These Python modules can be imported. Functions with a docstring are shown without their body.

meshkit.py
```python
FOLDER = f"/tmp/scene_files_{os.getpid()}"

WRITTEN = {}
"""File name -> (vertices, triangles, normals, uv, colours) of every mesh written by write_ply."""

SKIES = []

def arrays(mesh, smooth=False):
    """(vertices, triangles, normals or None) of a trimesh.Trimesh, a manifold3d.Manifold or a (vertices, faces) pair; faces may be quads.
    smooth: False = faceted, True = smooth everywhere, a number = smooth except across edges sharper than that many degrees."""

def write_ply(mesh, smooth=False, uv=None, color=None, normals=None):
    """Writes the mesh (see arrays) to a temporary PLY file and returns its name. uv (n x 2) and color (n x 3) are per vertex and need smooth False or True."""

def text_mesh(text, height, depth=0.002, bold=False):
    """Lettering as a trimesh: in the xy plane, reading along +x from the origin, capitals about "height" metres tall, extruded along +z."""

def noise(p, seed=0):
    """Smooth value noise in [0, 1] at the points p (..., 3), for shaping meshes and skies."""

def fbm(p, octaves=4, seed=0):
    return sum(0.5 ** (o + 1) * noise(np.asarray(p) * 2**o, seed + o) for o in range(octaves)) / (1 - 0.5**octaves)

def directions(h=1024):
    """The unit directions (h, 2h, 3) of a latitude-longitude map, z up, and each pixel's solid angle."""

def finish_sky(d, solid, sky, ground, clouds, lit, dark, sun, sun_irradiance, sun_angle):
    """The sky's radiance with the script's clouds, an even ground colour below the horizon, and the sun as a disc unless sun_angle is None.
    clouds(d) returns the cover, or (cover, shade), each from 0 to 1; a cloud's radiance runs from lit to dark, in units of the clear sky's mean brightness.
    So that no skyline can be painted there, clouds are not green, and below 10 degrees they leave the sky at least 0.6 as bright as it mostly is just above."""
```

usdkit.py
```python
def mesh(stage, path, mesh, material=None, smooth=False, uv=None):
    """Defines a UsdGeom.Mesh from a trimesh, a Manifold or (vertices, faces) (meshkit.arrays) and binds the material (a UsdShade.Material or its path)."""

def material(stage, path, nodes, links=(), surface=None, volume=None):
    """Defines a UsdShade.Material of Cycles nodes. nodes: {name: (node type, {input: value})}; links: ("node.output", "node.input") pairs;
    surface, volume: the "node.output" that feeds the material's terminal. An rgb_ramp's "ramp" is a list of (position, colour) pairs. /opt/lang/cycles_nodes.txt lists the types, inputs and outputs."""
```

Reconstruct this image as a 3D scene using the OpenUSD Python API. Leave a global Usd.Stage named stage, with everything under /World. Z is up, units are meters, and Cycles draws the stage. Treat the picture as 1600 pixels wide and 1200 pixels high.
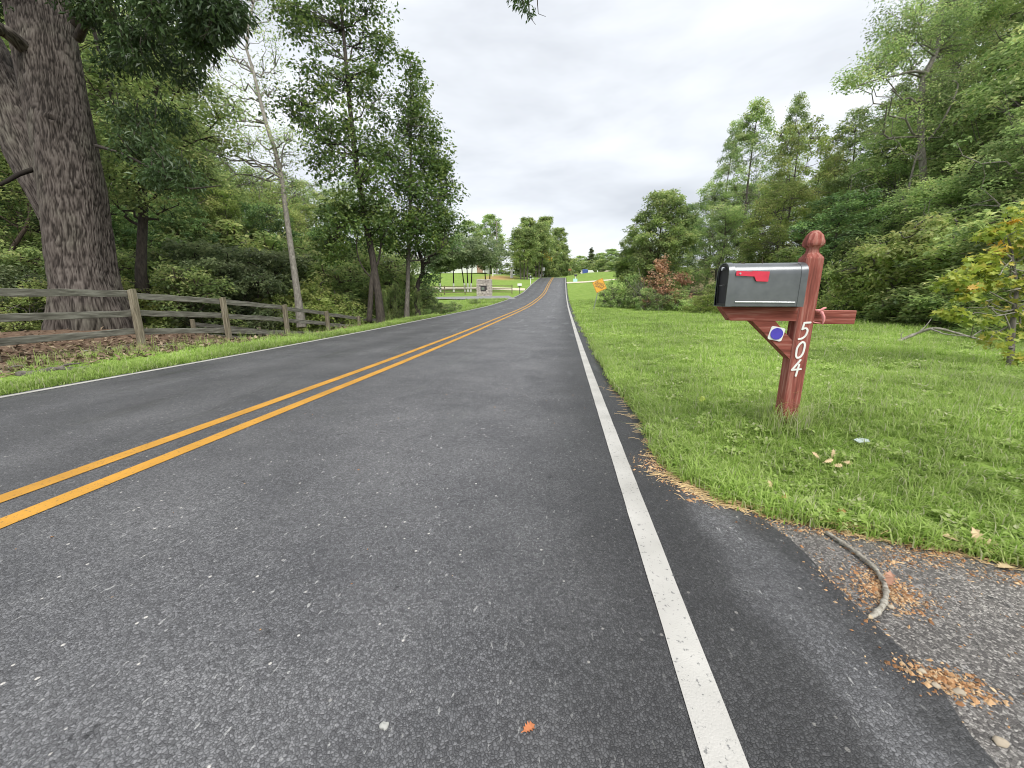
import math, random
import numpy as np, trimesh, shapely
from shapely.geometry import Polygon, LineString, Point, box as sbox
from shapely import affinity
from scipy.interpolate import PchipInterpolator, RBFInterpolator, RegularGridInterpolator
from pxr import Usd, UsdGeom, UsdLux, UsdShade, Gf, Sdf, Vt
import usdkit, meshkit

stage = Usd.Stage.CreateInMemory()
UsdGeom.SetStageUpAxis(stage, UsdGeom.Tokens.z)
UsdGeom.SetStageMetersPerUnit(stage, 1.0)
UsdGeom.Xform.Define(stage, '/World')
stage.SetDefaultPrim(stage.GetPrimAtPath('/World'))
LOOK = '/World/Looks/'

# ------------------------------------------------------------------ camera, sky, sun
F, EYE = 603.0, 1.1                                  # focal length in pixels of a 1600 wide picture; eye height
PITCH = math.atan(135 / F); YAW = math.atan(80 * math.cos(PITCH) / F)
RIGHT = np.array([math.cos(YAW), math.sin(YAW), 0]); FH = np.array([-math.sin(YAW), math.cos(YAW), 0]); ZZ = np.array([0, 0, 1.0])
FWD = FH * math.cos(PITCH) - ZZ * math.sin(PITCH); UP = FH * math.sin(PITCH) + ZZ * math.cos(PITCH)
CAM = np.array([0, 0, EYE])
EXPOSURE = 1.45
SUN_EL, SUN_AZ = math.radians(58), math.radians(150)   # azimuth as atan2(x, y)
SUN_I, SUN_ANGLE = 0.4, 40.0
SKY_S = 0.1
cam = UsdGeom.Camera.Define(stage, '/World/camera')
cam.CreateHorizontalApertureAttr(36.0); cam.CreateVerticalApertureAttr(27.0)
cam.CreateFocalLengthAttr(36.0 * F / 1600); cam.CreateClippingRangeAttr(Gf.Vec2f(0.05, 4000))
cam.CreateExposureAttr(EXPOSURE)
M4 = Gf.Matrix4d(*RIGHT, 0, *UP, 0, *(-FWD), 0, *CAM, 1)
cam.AddTransformOp().Set(M4)

def material(name, nodes, links, surface, volume=None):
    return usdkit.material(stage, LOOK + name, nodes, links, surface=surface, volume=volume)

sky_mat = material('sky_overcast', {
    'sky': ('sky_texture', {'sky_type': 'single_scattering', 'sun_disc': False, 'sun_elevation': SUN_EL, 'sun_rotation': SUN_AZ}),
    'tc': ('texture_coordinate', {}),
    'mp': ('mapping', {'scale': (1.0, 1.0, 3.2), 'rotation': (0.0, 0.0, 1.9), 'location': (3.1, .7, .4)}),
    'n1': ('noise_texture', {'scale': 2.3, 'detail': 6.0, 'roughness': 0.5, 'distortion': 0.15}),
    'r1': ('rgb_ramp', {'ramp': [(0.28, (2.6, 2.72, 2.92)), (0.5, (3.45, 3.58, 3.76)), (0.70, (4.1, 4.18, 4.28))]}),
    'mx': ('mix_color', {'fac': 0.95, 'use_clamp': False}),
    'bg': ('background_shader', {'strength': SKY_S}),
}, [('tc.generated', 'mp.vector'), ('mp.vector', 'n1.vector'), ('n1.fac', 'r1.fac'), ('sky.color', 'mx.a'), ('r1.color', 'mx.b'), ('mx.result', 'bg.color')], 'bg.background')
dome = UsdLux.DomeLight.Define(stage, '/World/sky'); dome.CreateIntensityAttr(1.0)
UsdShade.MaterialBindingAPI.Apply(dome.GetPrim()).Bind(sky_mat)
dome.GetPrim().SetCustomDataByKey('kind', 'structure')
sun = UsdLux.DistantLight.Define(stage, '/World/sun')
sun.CreateIntensityAttr(SUN_I); sun.CreateAngleAttr(SUN_ANGLE); sun.CreateColorAttr(Gf.Vec3f(1.0, 0.97, 0.92))
sun.GetPrim().CreateAttribute('inputs:normalize', Sdf.ValueTypeNames.Bool).Set(True)
sd = np.array([math.sin(SUN_AZ) * math.cos(SUN_EL), math.cos(SUN_AZ) * math.cos(SUN_EL), math.sin(SUN_EL)])
sx = np.cross([0, 0, 1.0], sd); sx /= np.linalg.norm(sx); sy = np.cross(sd, sx)
sun.AddTransformOp().Set(Gf.Matrix4d(*sx, 0, *sy, 0, *sd, 0, 0, 0, 40, 1))

# ------------------------------------------------------------------ helpers
counts = {}
def numbered(parent, name):
    n = counts.get((parent, name), 0); counts[(parent, name)] = n + 1
    return f'{parent}/{name}' if n == 0 else f'{parent}/{name}_{n:03d}'

def tag(p, label=None, cat=None, group=None, kind=None):
    p = p.GetPrim() if hasattr(p, 'GetPrim') else p
    for k, v in (('label', label), ('category', cat), ('group', group), ('kind', kind)):
        if v: p.SetCustomDataByKey(k, v)
    return p

def thing(name, label, cat, loc=(0, 0, 0), rz=0.0, group=None, scale=None, kind=None):
    x = UsdGeom.Xform.Define(stage, numbered('/World', name))
    x.AddTranslateOp().Set(Gf.Vec3d(*map(float, loc))); x.AddRotateZOp().Set(float(rz))
    if scale is not None: x.AddScaleOp().Set(Gf.Vec3f(*map(float, np.broadcast_to(scale, 3))))
    return tag(x, label, cat, group, kind)

def copy(src, label, loc, rz=0.0, scale=None, group=None):
    return_ = thing(src.GetName().rsplit('_', 1)[0] if src.GetName()[-3:].isdigit() else src.GetName(), label, src.GetCustomDataByKey('category'), loc, rz, group, scale)
    return_.GetReferences().AddInternalReference(src.GetPath()); return_.SetInstanceable(True)
    return return_

def part(parent, name, mesh, mat, smooth=False, rnd=None, label=None, kind=None):
    path = numbered(str(parent.GetPath()) if parent is not None else '/World', name)
    m = usdkit.mesh(stage, path, mesh, mat, smooth)
    if rnd is not None:
        UsdGeom.PrimvarsAPI(m).CreatePrimvar('rnd', Sdf.ValueTypeNames.FloatArray, 'vertex').Set(Vt.FloatArray.FromNumpy(np.asarray(rnd, np.float32)))
    return tag(m, label=label, kind=kind)

def whole(name, mesh, mat, label=None, cat=None, group=None, kind=None, smooth=False, rnd=None):
    return tag(part(None, name, mesh, mat, smooth, rnd), label, cat, group, kind)

def at(u, v, d): return CAM + d * (FWD + RIGHT * (u - 800) / F - UP * (v - 600) / F)
def unit(v): v = np.asarray(v, float); return v / (np.linalg.norm(v, axis=-1, keepdims=True) + 1e-12)

def join(meshes):
    vs, fs, n = [], [], 0
    for m in meshes:
        v, f = (np.asarray(m[0], float), np.asarray(m[1], int)) if isinstance(m, (tuple, list)) else (np.asarray(m.vertices), np.asarray(m.faces))
        if f.shape[1] == 4: f = np.vstack([f[:, [0, 1, 2]], f[:, [0, 2, 3]]])
        vs.append(v); fs.append(f + n); n += len(v)
    return np.vstack(vs), np.vstack(fs)

def tube(points, radii, sides=6, cap=True):
    p = np.asarray(points, float); radii = np.broadcast_to(np.asarray(radii, float), (len(p),))
    t = unit(np.gradient(p, axis=0))
    ref = np.where(np.abs(t[:1, 2:]) < 0.9, [0, 0, 1.0], [1.0, 0, 0])
    a = np.empty_like(p); a[0] = unit(np.cross(t[0], ref[0]))
    for i in range(1, len(p)):
        a[i] = unit(a[i - 1] - t[i] * (a[i - 1] @ t[i]))
    b = np.cross(t, a); ang = np.arange(sides) * 2 * np.pi / sides
    v = (p[:, None] + radii[:, None, None] * (np.cos(ang)[None, :, None] * a[:, None] + np.sin(ang)[None, :, None] * b[:, None])).reshape(-1, 3)
    i, j = np.meshgrid(np.arange(len(p) - 1), np.arange(sides), indexing='ij'); k = (j + 1) % sides
    q = np.stack([i * sides + j, i * sides + k, (i + 1) * sides + k, (i + 1) * sides + j], -1).reshape(-1, 4)
    f = np.vstack([q[:, [0, 1, 2]], q[:, [0, 2, 3]]])
    if cap:
        n = len(v); v = np.vstack([v, p[:1], p[-1:]]); s = np.arange(sides); e = (s + 1) % sides; L = (len(p) - 1) * sides
        f = np.vstack([f, np.stack([np.full(sides, n), e, s], 1), np.stack([np.full(sides, n + 1), L + s, L + e], 1)])
    return v, f

def curve(pts, n):
    pts = np.asarray(pts, float); t = np.r_[0, np.cumsum(np.linalg.norm(np.diff(pts, axis=0), axis=1))]
    if len(pts) < 3: return np.stack([np.interp(np.linspace(0, t[-1], n), t, c) for c in pts.T], 1)
    return PchipInterpolator(t, pts)(np.linspace(0, t[-1], n))

def bevel_box(size, at_=(0, 0, 0), r=0.006):
    x, y, z = np.asarray(size, float) / 2; r = min(r, x * .9, y * .9, z * .9)
    pts = [(sx_ * (x - (r if k != 0 else 0)), sy_ * (y - (r if k != 1 else 0)), sz_ * (z - (r if k != 2 else 0))) for sx_ in (-1, 1) for sy_ in (-1, 1) for sz_ in (-1, 1) for k in range(3)]
    m = trimesh.convex.convex_hull(np.array(pts)); m.apply_translation(at_)
    return m

def extrude(poly, depth, frame):
    """polygon (or several) extruded; frame = (origin, u axis, v axis, normal)"""
    ms = [trimesh.creation.extrude_polygon(g, depth, engine='earcut') for g in getattr(poly, 'geoms', [poly])]
    m = trimesh.util.concatenate(ms); o, u, v, n = (np.asarray(q, float) for q in frame)
    w = m.vertices; return o + w[:, :1] * u + w[:, 1:2] * v + w[:, 2:] * n, np.array(m.faces)

def loft(sections):
    k = len(sections[0]); v = np.vstack(sections); n = len(sections)
    i, j = np.meshgrid(np.arange(n - 1), np.arange(k), indexing='ij'); jn = (j + 1) % k
    q = np.stack([i * k + j, i * k + jn, (i + 1) * k + jn, (i + 1) * k + j], -1).reshape(-1, 4)
    f = np.vstack([q[:, [0, 1, 2]], q[:, [0, 2, 3]]])
    v = np.vstack([v, sections[0].mean(0), sections[-1].mean(0)]); a = np.arange(k); b = (a + 1) % k; L = (n - 1) * k
    return v, np.vstack([f, np.stack([np.full(k, n * k), b, a], 1), np.stack([np.full(k, n * k + 1), L + a, L + b], 1)])

# ------------------------------------------------------------------ materials
POS = ('geometry', {})
def ramp(*stops): return ('rgb_ramp', {'ramp': list(stops)})

def leaf_mat(name, cols, trans=0.46, rough=0.5, patch=0.35):
    n = len(cols)
    return material(name, {
        'a': ('attribute', {'attribute': 'rnd'}), 'r': ramp(*[(i / (n - 1), c) for i, c in enumerate(cols)]),
        'g': POS, 'n': ('noise_texture', {'scale': 0.55, 'detail': 2.0}), 'nr': ramp((0.35, (1 - patch,) * 3), (0.65, (1 + patch, 1 + patch, 1 + patch * .7))),
        'm': ('mix_color', {'blend_type': 'multiply', 'fac': 1.0, 'use_clamp': False}),
        'p': ('principled_bsdf', {'roughness': rough, 'specular_ior_level': 0.35}), 't': ('translucent_bsdf', {}), 'x': ('mix_closure', {'fac': trans}),
    }, [('a.fac', 'r.fac'), ('g.position', 'n.vector'), ('n.fac', 'nr.fac'), ('r.color', 'm.a'), ('nr.color', 'm.b'), ('m.result', 'p.base_color'), ('m.result', 't.color'), ('p.BSDF', 'x.closure1'), ('t.BSDF', 'x.closure2')], 'x.closure')

def rough_mat(name, c1, c2, scale=(8, 8, 8), detail=6.0, rough=0.85, bump=0.3, dist=0.01, c3=None, metallic=0.0, spec=0.3, coord='pos'):
    stops = [(0.32, c1), (0.68, c2)] if c3 is None else [(0.28, c1), (0.5, c2), (0.72, c3)]
    return material(name, {
        'g': POS, 'tc': ('texture_coordinate', {}), 'mp': ('mapping', {'scale': scale}), 'n': ('noise_texture', {'scale': 1.0, 'detail': detail, 'roughness': 0.62, 'distortion': 0.2}), 'r': ramp(*stops),
        'b': ('bump', {'strength': bump, 'distance': dist}), 'p': ('principled_bsdf', {'roughness': rough, 'metallic': metallic, 'specular_ior_level': spec}),
    }, [('g.position' if coord == 'pos' else 'tc.object', 'mp.vector'), ('mp.vector', 'n.vector'), ('n.fac', 'r.fac'), ('r.color', 'p.base_color'), ('n.fac', 'b.height'), ('b.normal', 'p.normal')], 'p.BSDF')

def plain(name, c, rough=0.5, metallic=0.0, spec=0.5):
    return rough_mat(name, tuple(x * .88 for x in c), tuple(min(1, x * 1.1) for x in c), scale=(14, 14, 14), rough=rough, bump=0.05, metallic=metallic, spec=spec)

bark_grey = rough_mat('bark_grey', (.055, .047, .04), (.20, .18, .155), scale=(22, 22, 4), bump=.8, dist=.03)
bark_brown = rough_mat('bark_brown', (.04, .03, .024), (.15, .115, .09), scale=(18, 18, 4), bump=.8, dist=.03)
bark_dark = rough_mat('bark_dark', (.02, .017, .014), (.075, .062, .05), scale=(18, 18, 4), bump=.8, dist=.03)
bark_pale = rough_mat('bark_pale', (.12, .11, .09), (.30, .28, .24), scale=(16, 16, 5), bump=.5, dist=.02)
bark_oak = material('bark_oak', {
    'g': POS, 'mp': ('mapping', {'scale': (9, 9, 2.2)}), 'n': ('noise_texture', {'scale': 1.0, 'detail': 8.0, 'roughness': .65}),
    'mp2': ('mapping', {'scale': (1.1, 1.1, .8)}), 'n2': ('noise_texture', {'scale': 1.0, 'detail': 3.0}),
    'a': ('attribute', {'attribute': 'rnd'}), 'r': ramp((0.1, (.020, .016, .0135)), (0.45, (.064, .053, .046)), (0.85, (.125, .108, .095))),
    'mm': ('math', {'math_type': 'multiply_add', 'value2': .8, 'value3': -.27}), 'ad': ('math', {'math_type': 'multiply_add', 'value2': .5}),
    'l': ramp((.5, (1, 1, 1)), (.68, (1.12, 1.2, 1.12))), 'mx': ('mix_color', {'blend_type': 'multiply', 'fac': 1.0, 'use_clamp': False}),
    'b': ('bump', {'strength': .9, 'distance': .02}), 'p': ('principled_bsdf', {'roughness': .9, 'specular_ior_level': .2}),
}, [('g.position', 'mp.vector'), ('mp.vector', 'n.vector'), ('g.position', 'mp2.vector'), ('mp2.vector', 'n2.vector'), ('a.fac', 'mm.value1'), ('n.fac', 'ad.value1'), ('mm.value', 'ad.value3'), ('ad.value', 'r.fac'), ('n2.fac', 'l.fac'), ('r.color', 'mx.a'), ('l.color', 'mx.b'), ('mx.result', 'p.base_color'), ('n.fac', 'b.height'), ('b.normal', 'p.normal')], 'p.BSDF')

def wood_mat(name, dark, mid, light, scale):
    return rough_mat(name, dark, mid, scale=scale, c3=light, bump=.5, dist=.006, rough=.85)
rail_wood = wood_mat('weathered_rail_wood', (.045, .042, .033), (.145, .14, .115), (.28, .275, .235), (45, 2.5, 30))
post_wood = wood_mat('weathered_post_wood', (.06, .05, .035), (.19, .165, .115), (.32, .29, .22), (40, 40, 3))
red_post = wood_mat('red_painted_post_wood', (.10, .032, .024), (.27, .078, .06), (.42, .22, .18), (46, 46, 3))
red_beam = wood_mat('red_painted_beam_wood', (.09, .026, .018), (.25, .068, .05), (.38, .18, .145), (3, 46, 46))
bare_wood = wood_mat('bare_old_wood', (.10, .05, .03), (.2, .11, .08), (.28, .18, .14), (38, 38, 3))

# asphalt: dark binder, stones, scuffs along the lane, oily stains, damp patches
# lane tone across the road: polished wheel tracks, dark fresh strip outside the edge line (x + 6.4) / 7.8
def tone(x, k): return ((x + 6.4) / 7.8, (k, k, k * 1.01))
LATERAL = [tone(-6.4, 1.0), tone(-5.6, .95), tone(-4.9, 1.35), tone(-4.2, 1.05), tone(-3.6, 1.3), tone(-3.0, 1.2), tone(-2.4, 1.35), tone(-1.9, 1.5), tone(-1.0, 1.6), tone(-.35, 1.6), tone(.1, 1.25), tone(.5, .66), tone(.8, .5), tone(.98, .6), tone(1.08, 1.3), tone(1.2, 1.4), tone(1.32, .7), tone(1.4, .6)]
def asphalt(name, dark, mid, light, stone_scale, stone_col, stone_cut, gap, LAT):
    nodes = {
        'g': POS,
        'v': ('voronoi_texture', {'scale': stone_scale, 'feature': 'f1'}), 've': ('voronoi_texture', {'scale': stone_scale, 'feature': 'distance_to_edge'}),
        'sx': ('separate_color', {}), 'cr': ramp((0.0, dark), (0.55, mid), (1.0, light)),
        'er': ramp((0.0, (gap,) * 3), (0.16, (1, 1, 1))), 'm1': ('mix_color', {'blend_type': 'multiply', 'fac': 1.0, 'use_clamp': False}),
        'n1': ('noise_texture', {'scale': 1.1, 'detail': 7.0, 'roughness': .68}), 'nr': ramp((.3, (.66, .66, .68)), (.7, (1.32, 1.31, 1.29))), 'm2': ('mix_color', {'blend_type': 'multiply', 'fac': 1.0, 'use_clamp': False}),
        # sparse pale scuffed stones, drawn out along the lane
        'mp': ('mapping', {'scale': (44, 17, 44)}), 'n2': ('noise_texture', {'scale': 1.0, 'detail': 4.0, 'roughness': .65}), 'sr': ramp((stone_cut, (0, 0, 0)), (stone_cut + .035, (1, 1, 1))), 'm3': ('mix_color', {'b': stone_col}),
        'v2': ('voronoi_texture', {'scale': 38.0, 'feature': 'f1'}), 's2': ('separate_color', {}), 'k2': ramp((.965, (0, 0, 0)), (.97, (1, 1, 1))), 'd2': ramp((.18, (1, 1, 1)), (.26, (0, 0, 0))), 'mk': ('math', {'math_type': 'multiply'}), 'm5': ('mix_color', {'b': (.30, .29, .27)}),
        # dark tar spots
        'n3': ('noise_texture', {'scale': 7.0, 'detail': 7.0, 'roughness': .75}), 'tr': ramp((.635, (0, 0, 0)), (.67, (.85, .85, .85))), 'm4': ('mix_color', {'b': (.012, .012, .013)}),
        'mb': ('mapping', {'scale': (2.4, .5, 1)}), 'nb': ('noise_texture', {'scale': 1.0, 'detail': 2.0}), 'rr': ramp((.58, (.60,) * 3), (.70, (.42,) * 3)), 'rs': ('separate_color', {}),
        'xyz': ('separate_xyz', {}), 'xw': ('noise_texture', {'scale': 1.7, 'detail': 4.0}), 'xa': ('math', {'math_type': 'multiply_add', 'value2': .55, 'value3': 0.0}), 'xs': ('map_range', {'from_min': -6.4, 'from_max': 1.4, 'to_min': 0.0, 'to_max': 1.0, 'clamp': True}),
        'xr': ramp(*LAT), 'm6': ('mix_color', {'blend_type': 'multiply', 'fac': 1.0, 'use_clamp': False}),
        'h': ('math', {'math_type': 'multiply_add', 'value2': .5}), 'mn': ('math', {'math_type': 'minimum', 'value2': .22}),
        'b': ('bump', {'strength': .75, 'distance': .006}), 'p': ('principled_bsdf', {'specular_ior_level': .5}),
    }
    links = [('g.position', 'v.vector'), ('g.position', 've.vector'), ('v.color', 'sx.color'), ('sx.r', 'cr.fac'), ('ve.distance', 'er.fac'), ('cr.color', 'm1.a'), ('er.color', 'm1.b'),
             ('g.position', 'n1.vector'), ('n1.fac', 'nr.fac'), ('m1.result', 'm2.a'), ('nr.color', 'm2.b'),
             ('g.position', 'mp.vector'), ('mp.vector', 'n2.vector'), ('n2.fac', 'sr.fac'), ('sr.color', 'm3.fac'), ('m2.result', 'm3.a'),
             ('g.position', 'v2.vector'), ('v2.color', 's2.color'), ('s2.g', 'k2.fac'), ('v2.distance', 'd2.fac'), ('k2.color', 'mk.value1'), ('d2.color', 'mk.value2'), ('mk.value', 'm5.fac'), ('m3.result', 'm5.a'),
             ('g.position', 'n3.vector'), ('n3.fac', 'tr.fac'), ('tr.color', 'm4.fac'), ('m5.result', 'm4.a'), ('g.position', 'xyz.vector'), ('g.position', 'xw.vector'), ('xw.fac', 'xa.value1'), ('xyz.x', 'xa.value3'), ('xa.value', 'xs.value'), ('xs.result', 'xr.fac'), ('m4.result', 'm6.a'), ('xr.color', 'm6.b'), ('m6.result', 'p.base_color'),
             ('g.position', 'mb.vector'), ('mb.vector', 'nb.vector'), ('nb.fac', 'rr.fac'), ('rr.color', 'rs.color'), ('rs.r', 'p.roughness'),
             ('ve.distance', 'mn.value1'), ('sx.g', 'h.value1'), ('mn.value', 'h.value3'), ('h.value', 'b.height'), ('b.normal', 'p.normal')]
    return material(name, nodes, links, 'p.BSDF')
road_mat = asphalt('road_asphalt', (.046, .046, .0485), (.078, .079, .082), (.118, .119, .123), 125.0, (.185, .185, .18), .64, .38, LATERAL)
old_mat = asphalt('old_gravelly_asphalt', (.06, .055, .052), (.145, .135, .126), (.34, .325, .30), 140.0, (.26, .25, .24), .66, .35, [(0, (1, 1, 1)), (1, (1, 1, 1))])
drive_mat = rough_mat('driveway_asphalt', (.16, .16, .165), (.27, .27, .275), scale=(3, 3, 3), bump=.2)
tan_gravel = rough_mat('tan_gravel', (.42, .37, .27), (.62, .56, .44), scale=(4, 4, 4), bump=.3)

def paint_mat(name, c, worn, cut):
    return material(name, {
        'g': POS, 'v': ('voronoi_texture', {'scale': 105.0, 'feature': 'distance_to_edge'}), 'n': ('noise_texture', {'scale': 60.0, 'detail': 6.0, 'roughness': .7}), 'n2': ('noise_texture', {'scale': 3.0, 'detail': 3.0}),
        'w': ramp((cut, (1, 1, 1)), (cut + .04, (0, 0, 0))), 'm': ('mix_color', {'a': c, 'b': worn}), 'nr': ramp((.3, (.78, .78, .77)), (.7, (1.08, 1.08, 1.08))), 'm2': ('mix_color', {'blend_type': 'multiply', 'fac': 1.0}),
        'b': ('bump', {'strength': .5, 'distance': .003}), 'p': ('principled_bsdf', {'roughness': .7}),
    }, [('g.position', 'v.vector'), ('g.position', 'n.vector'), ('g.position', 'n2.vector'), ('n.fac', 'w.fac'), ('w.color', 'm.fac'), ('n2.fac', 'nr.fac'), ('m.result', 'm2.a'), ('nr.color', 'm2.b'), ('m2.result', 'p.base_color'), ('v.distance', 'b.height'), ('b.normal', 'p.normal')], 'p.BSDF')
white_paint = paint_mat('road_paint_white', (.41, .40, .375), (.17, .17, .165), .365)
yellow_paint = paint_mat('road_paint_yellow', (.47, .235, .028), (.14, .10, .045), .37)

ground_mat = material('ground', {
    'g': POS, 'a': ('attribute', {'attribute': 'rnd'}), 'a2': ('attribute', {'attribute': 'clay'}),
    'n1': ('noise_texture', {'scale': 1.3, 'detail': 6.0, 'roughness': .65}), 'gr': ramp((.25, (.125, .205, .04)), (.5, (.18, .27, .055)), (.75, (.25, .32, .09))),
    'n2': ('noise_texture', {'scale': 16.0, 'detail': 5.0, 'roughness': .7}), 'gm': ramp((.3, (.62, .62, .6)), (.7, (1.3, 1.3, 1.3))), 'm0': ('mix_color', {'blend_type': 'multiply', 'fac': 1.0, 'use_clamp': False}),
    'n3': ('noise_texture', {'scale': 9.0, 'detail': 8.0, 'roughness': .75}), 'dr': ramp((.3, (.035, .022, .016)), (.5, (.13, .085, .058)), (.72, (.27, .20, .14))), 'm1': ('mix_color', {}), 'm2': ('mix_color', {'b': (.42, .22, .12)}),
    'b': ('bump', {'strength': .8, 'distance': .05}), 'p': ('principled_bsdf', {'roughness': .95, 'specular_ior_level': .1}),
}, [('g.position', 'n1.vector'), ('n1.fac', 'gr.fac'), ('g.position', 'n2.vector'), ('n2.fac', 'gm.fac'), ('gr.color', 'm0.a'), ('gm.color', 'm0.b'), ('g.position', 'n3.vector'), ('n3.fac', 'dr.fac'), ('a.fac', 'm1.fac'), ('m0.result', 'm1.a'), ('dr.color', 'm1.b'), ('a2.fac', 'm2.fac'), ('m1.result', 'm2.a'), ('m2.result', 'p.base_color'), ('n3.fac', 'b.height'), ('b.normal', 'p.normal')], 'p.BSDF')

# ------------------------------------------------------------------ terrain and road
zr = PchipInterpolator([-200, -5, 5, 10, 17, 31, 45, 60, 80, 93, 108, 120, 130, 145, 180, 260, 700], [0, 0, 0, .03, .12, .36, .88, 1.72, 3.75, 4.98, 6.3, 6.98, 7.2, 7.1, 6.2, 4.5, 4.0])
XL, XR = -6.27, .42                                                   # centres of the white edge lines
ctrl = []
def cp(x, y, z): ctrl.append((x, y, z - float(zr(y))))
for y in (-30, -10, -4, 0, 4, 8, 12, 16, 20, 26, 32, 40, 50, 60, 70, 82, 95, 108, 120, 135, 160, 220):
    for x in (-6.5, -3, .6): cp(x, y, float(zr(y)))
for x, y, z in [(1.0, 2.03, 0), (1.2, 1.95, 0), (1.5, 1.85, 0), (1.97, 1.7, 0), (2.4, 1.5, 0), (.86, 2.23, 0), (.77, 2.5, 0), (.75, 2.9, 0), (.76, 3.6, .0), (.72, 4.3, 0), (1.75, 3.1, .2), (1.9, 2.3, .07), (2.6, 1.9, .07), (1.2, 3.4, .09), (2.5, 3.2, .24), (2.0, 5.0, .16), (5, 4, .25), (6.4, 6.3, .14), (10, 10, .2), (13, 14, .2), (2, 10, .12), (6, 12, .2), (11, 20, .15), (2.3, 30, .16), (9, 28, .1), (2, 20, .15), (4, 1, .1), (6, -4, .05),
                (4, 50, 1.0), (4, 80, 3.85), (6, 100, 6.1), (7, 116, 8.1), (15, 116, 8.3), (15, 80, 4.6), (12, 60, 2.0), (3, 110, 7.0), (25, 20, .3), (30, 50, 2.0), (60, 40, 2), (40, 100, 8), (60, 180, 8), (6, 140, 8.2), (20, 160, 8),
                (-7.4, 4, .0), (-8.2, 0, .0), (-8.2, 6, .02), (-8.2, 10, .0), (-8.3, 14, .0), (-8.4, 17.3, 0), (-7.8, 19.4, 0), (-9.6, 5.3, 0.02), (-9.6, 7.7, -.02), (-9.6, 10.1, -.2), (-9.6, 12.5, -.44), (-9.6, 15, -.75), (-9.6, 17.4, -1.05),
                (-13.8, 9.9, .25), (-12.3, 8.5, .14), (-12.3, 11.3, .0), (-13, 17, -1.2), (-25, 15, -.5), (-25, 0, .2), (-13, 3, .1), (-11, 25, -1.1), (-8.3, 25, -.3), (-8.6, 32, .0), (-12, 40, .55), (-20, 30, -.8), (-14, 47, 1.0), (-26, 46, .95), (-9, 47.5, .98), (-10.5, 53, 1.38), (-18, 57, 1.5),
                (-20, 64, 2.4), (-31, 111, 7.9), (-15, 111, 7.5), (-9, 111, 6.9), (-50, 111, 8), (-40, 60, 2), (-60, 30, 0), (-40, 45, .8), (-12, 70, 3.0), (-25, 85, 5.2),
                (0, -80, 0), (-80, -60, 0), (80, -60, 0), (-250, 0, 0), (250, 0, 0), (-250, 300, 6), (250, 300, 6), (0, 450, 5), (-40, 150, 8), (-100, 160, 8)]:
    cp(x, y, z)
ctrl = np.array(ctrl)
rbf = RBFInterpolator(ctrl[:, :2], ctrl[:, 2], kernel='linear', neighbors=40)
def axis(lo, hi, fine_lo, fine_hi, step, grow=1.13):
    a = list(np.arange(fine_lo, fine_hi + 1e-6, step)); s = step
    while a[-1] < hi: s *= grow; a.append(a[-1] + s)
    s = step; b = [fine_lo]
    while b[-1] > lo: s *= grow; b.append(b[-1] - s)
    return np.array(sorted(b[1:]) + a)
GX, GY = axis(-500, 500, -10, 4, .10), axis(-150, 900, -1.0, 18, .13, 1.09)
gx, gy = np.meshgrid(GX, GY, indexing='ij')
off = rbf(np.stack([gx.ravel(), gy.ravel()], 1)).reshape(gx.shape)
fade = np.clip((np.hypot(gx, gy) - 250) / 150, 0, 1); off = off * (1 - fade) + (4 - zr(gy)) * fade * (gy > 0) + fade * 0
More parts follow.
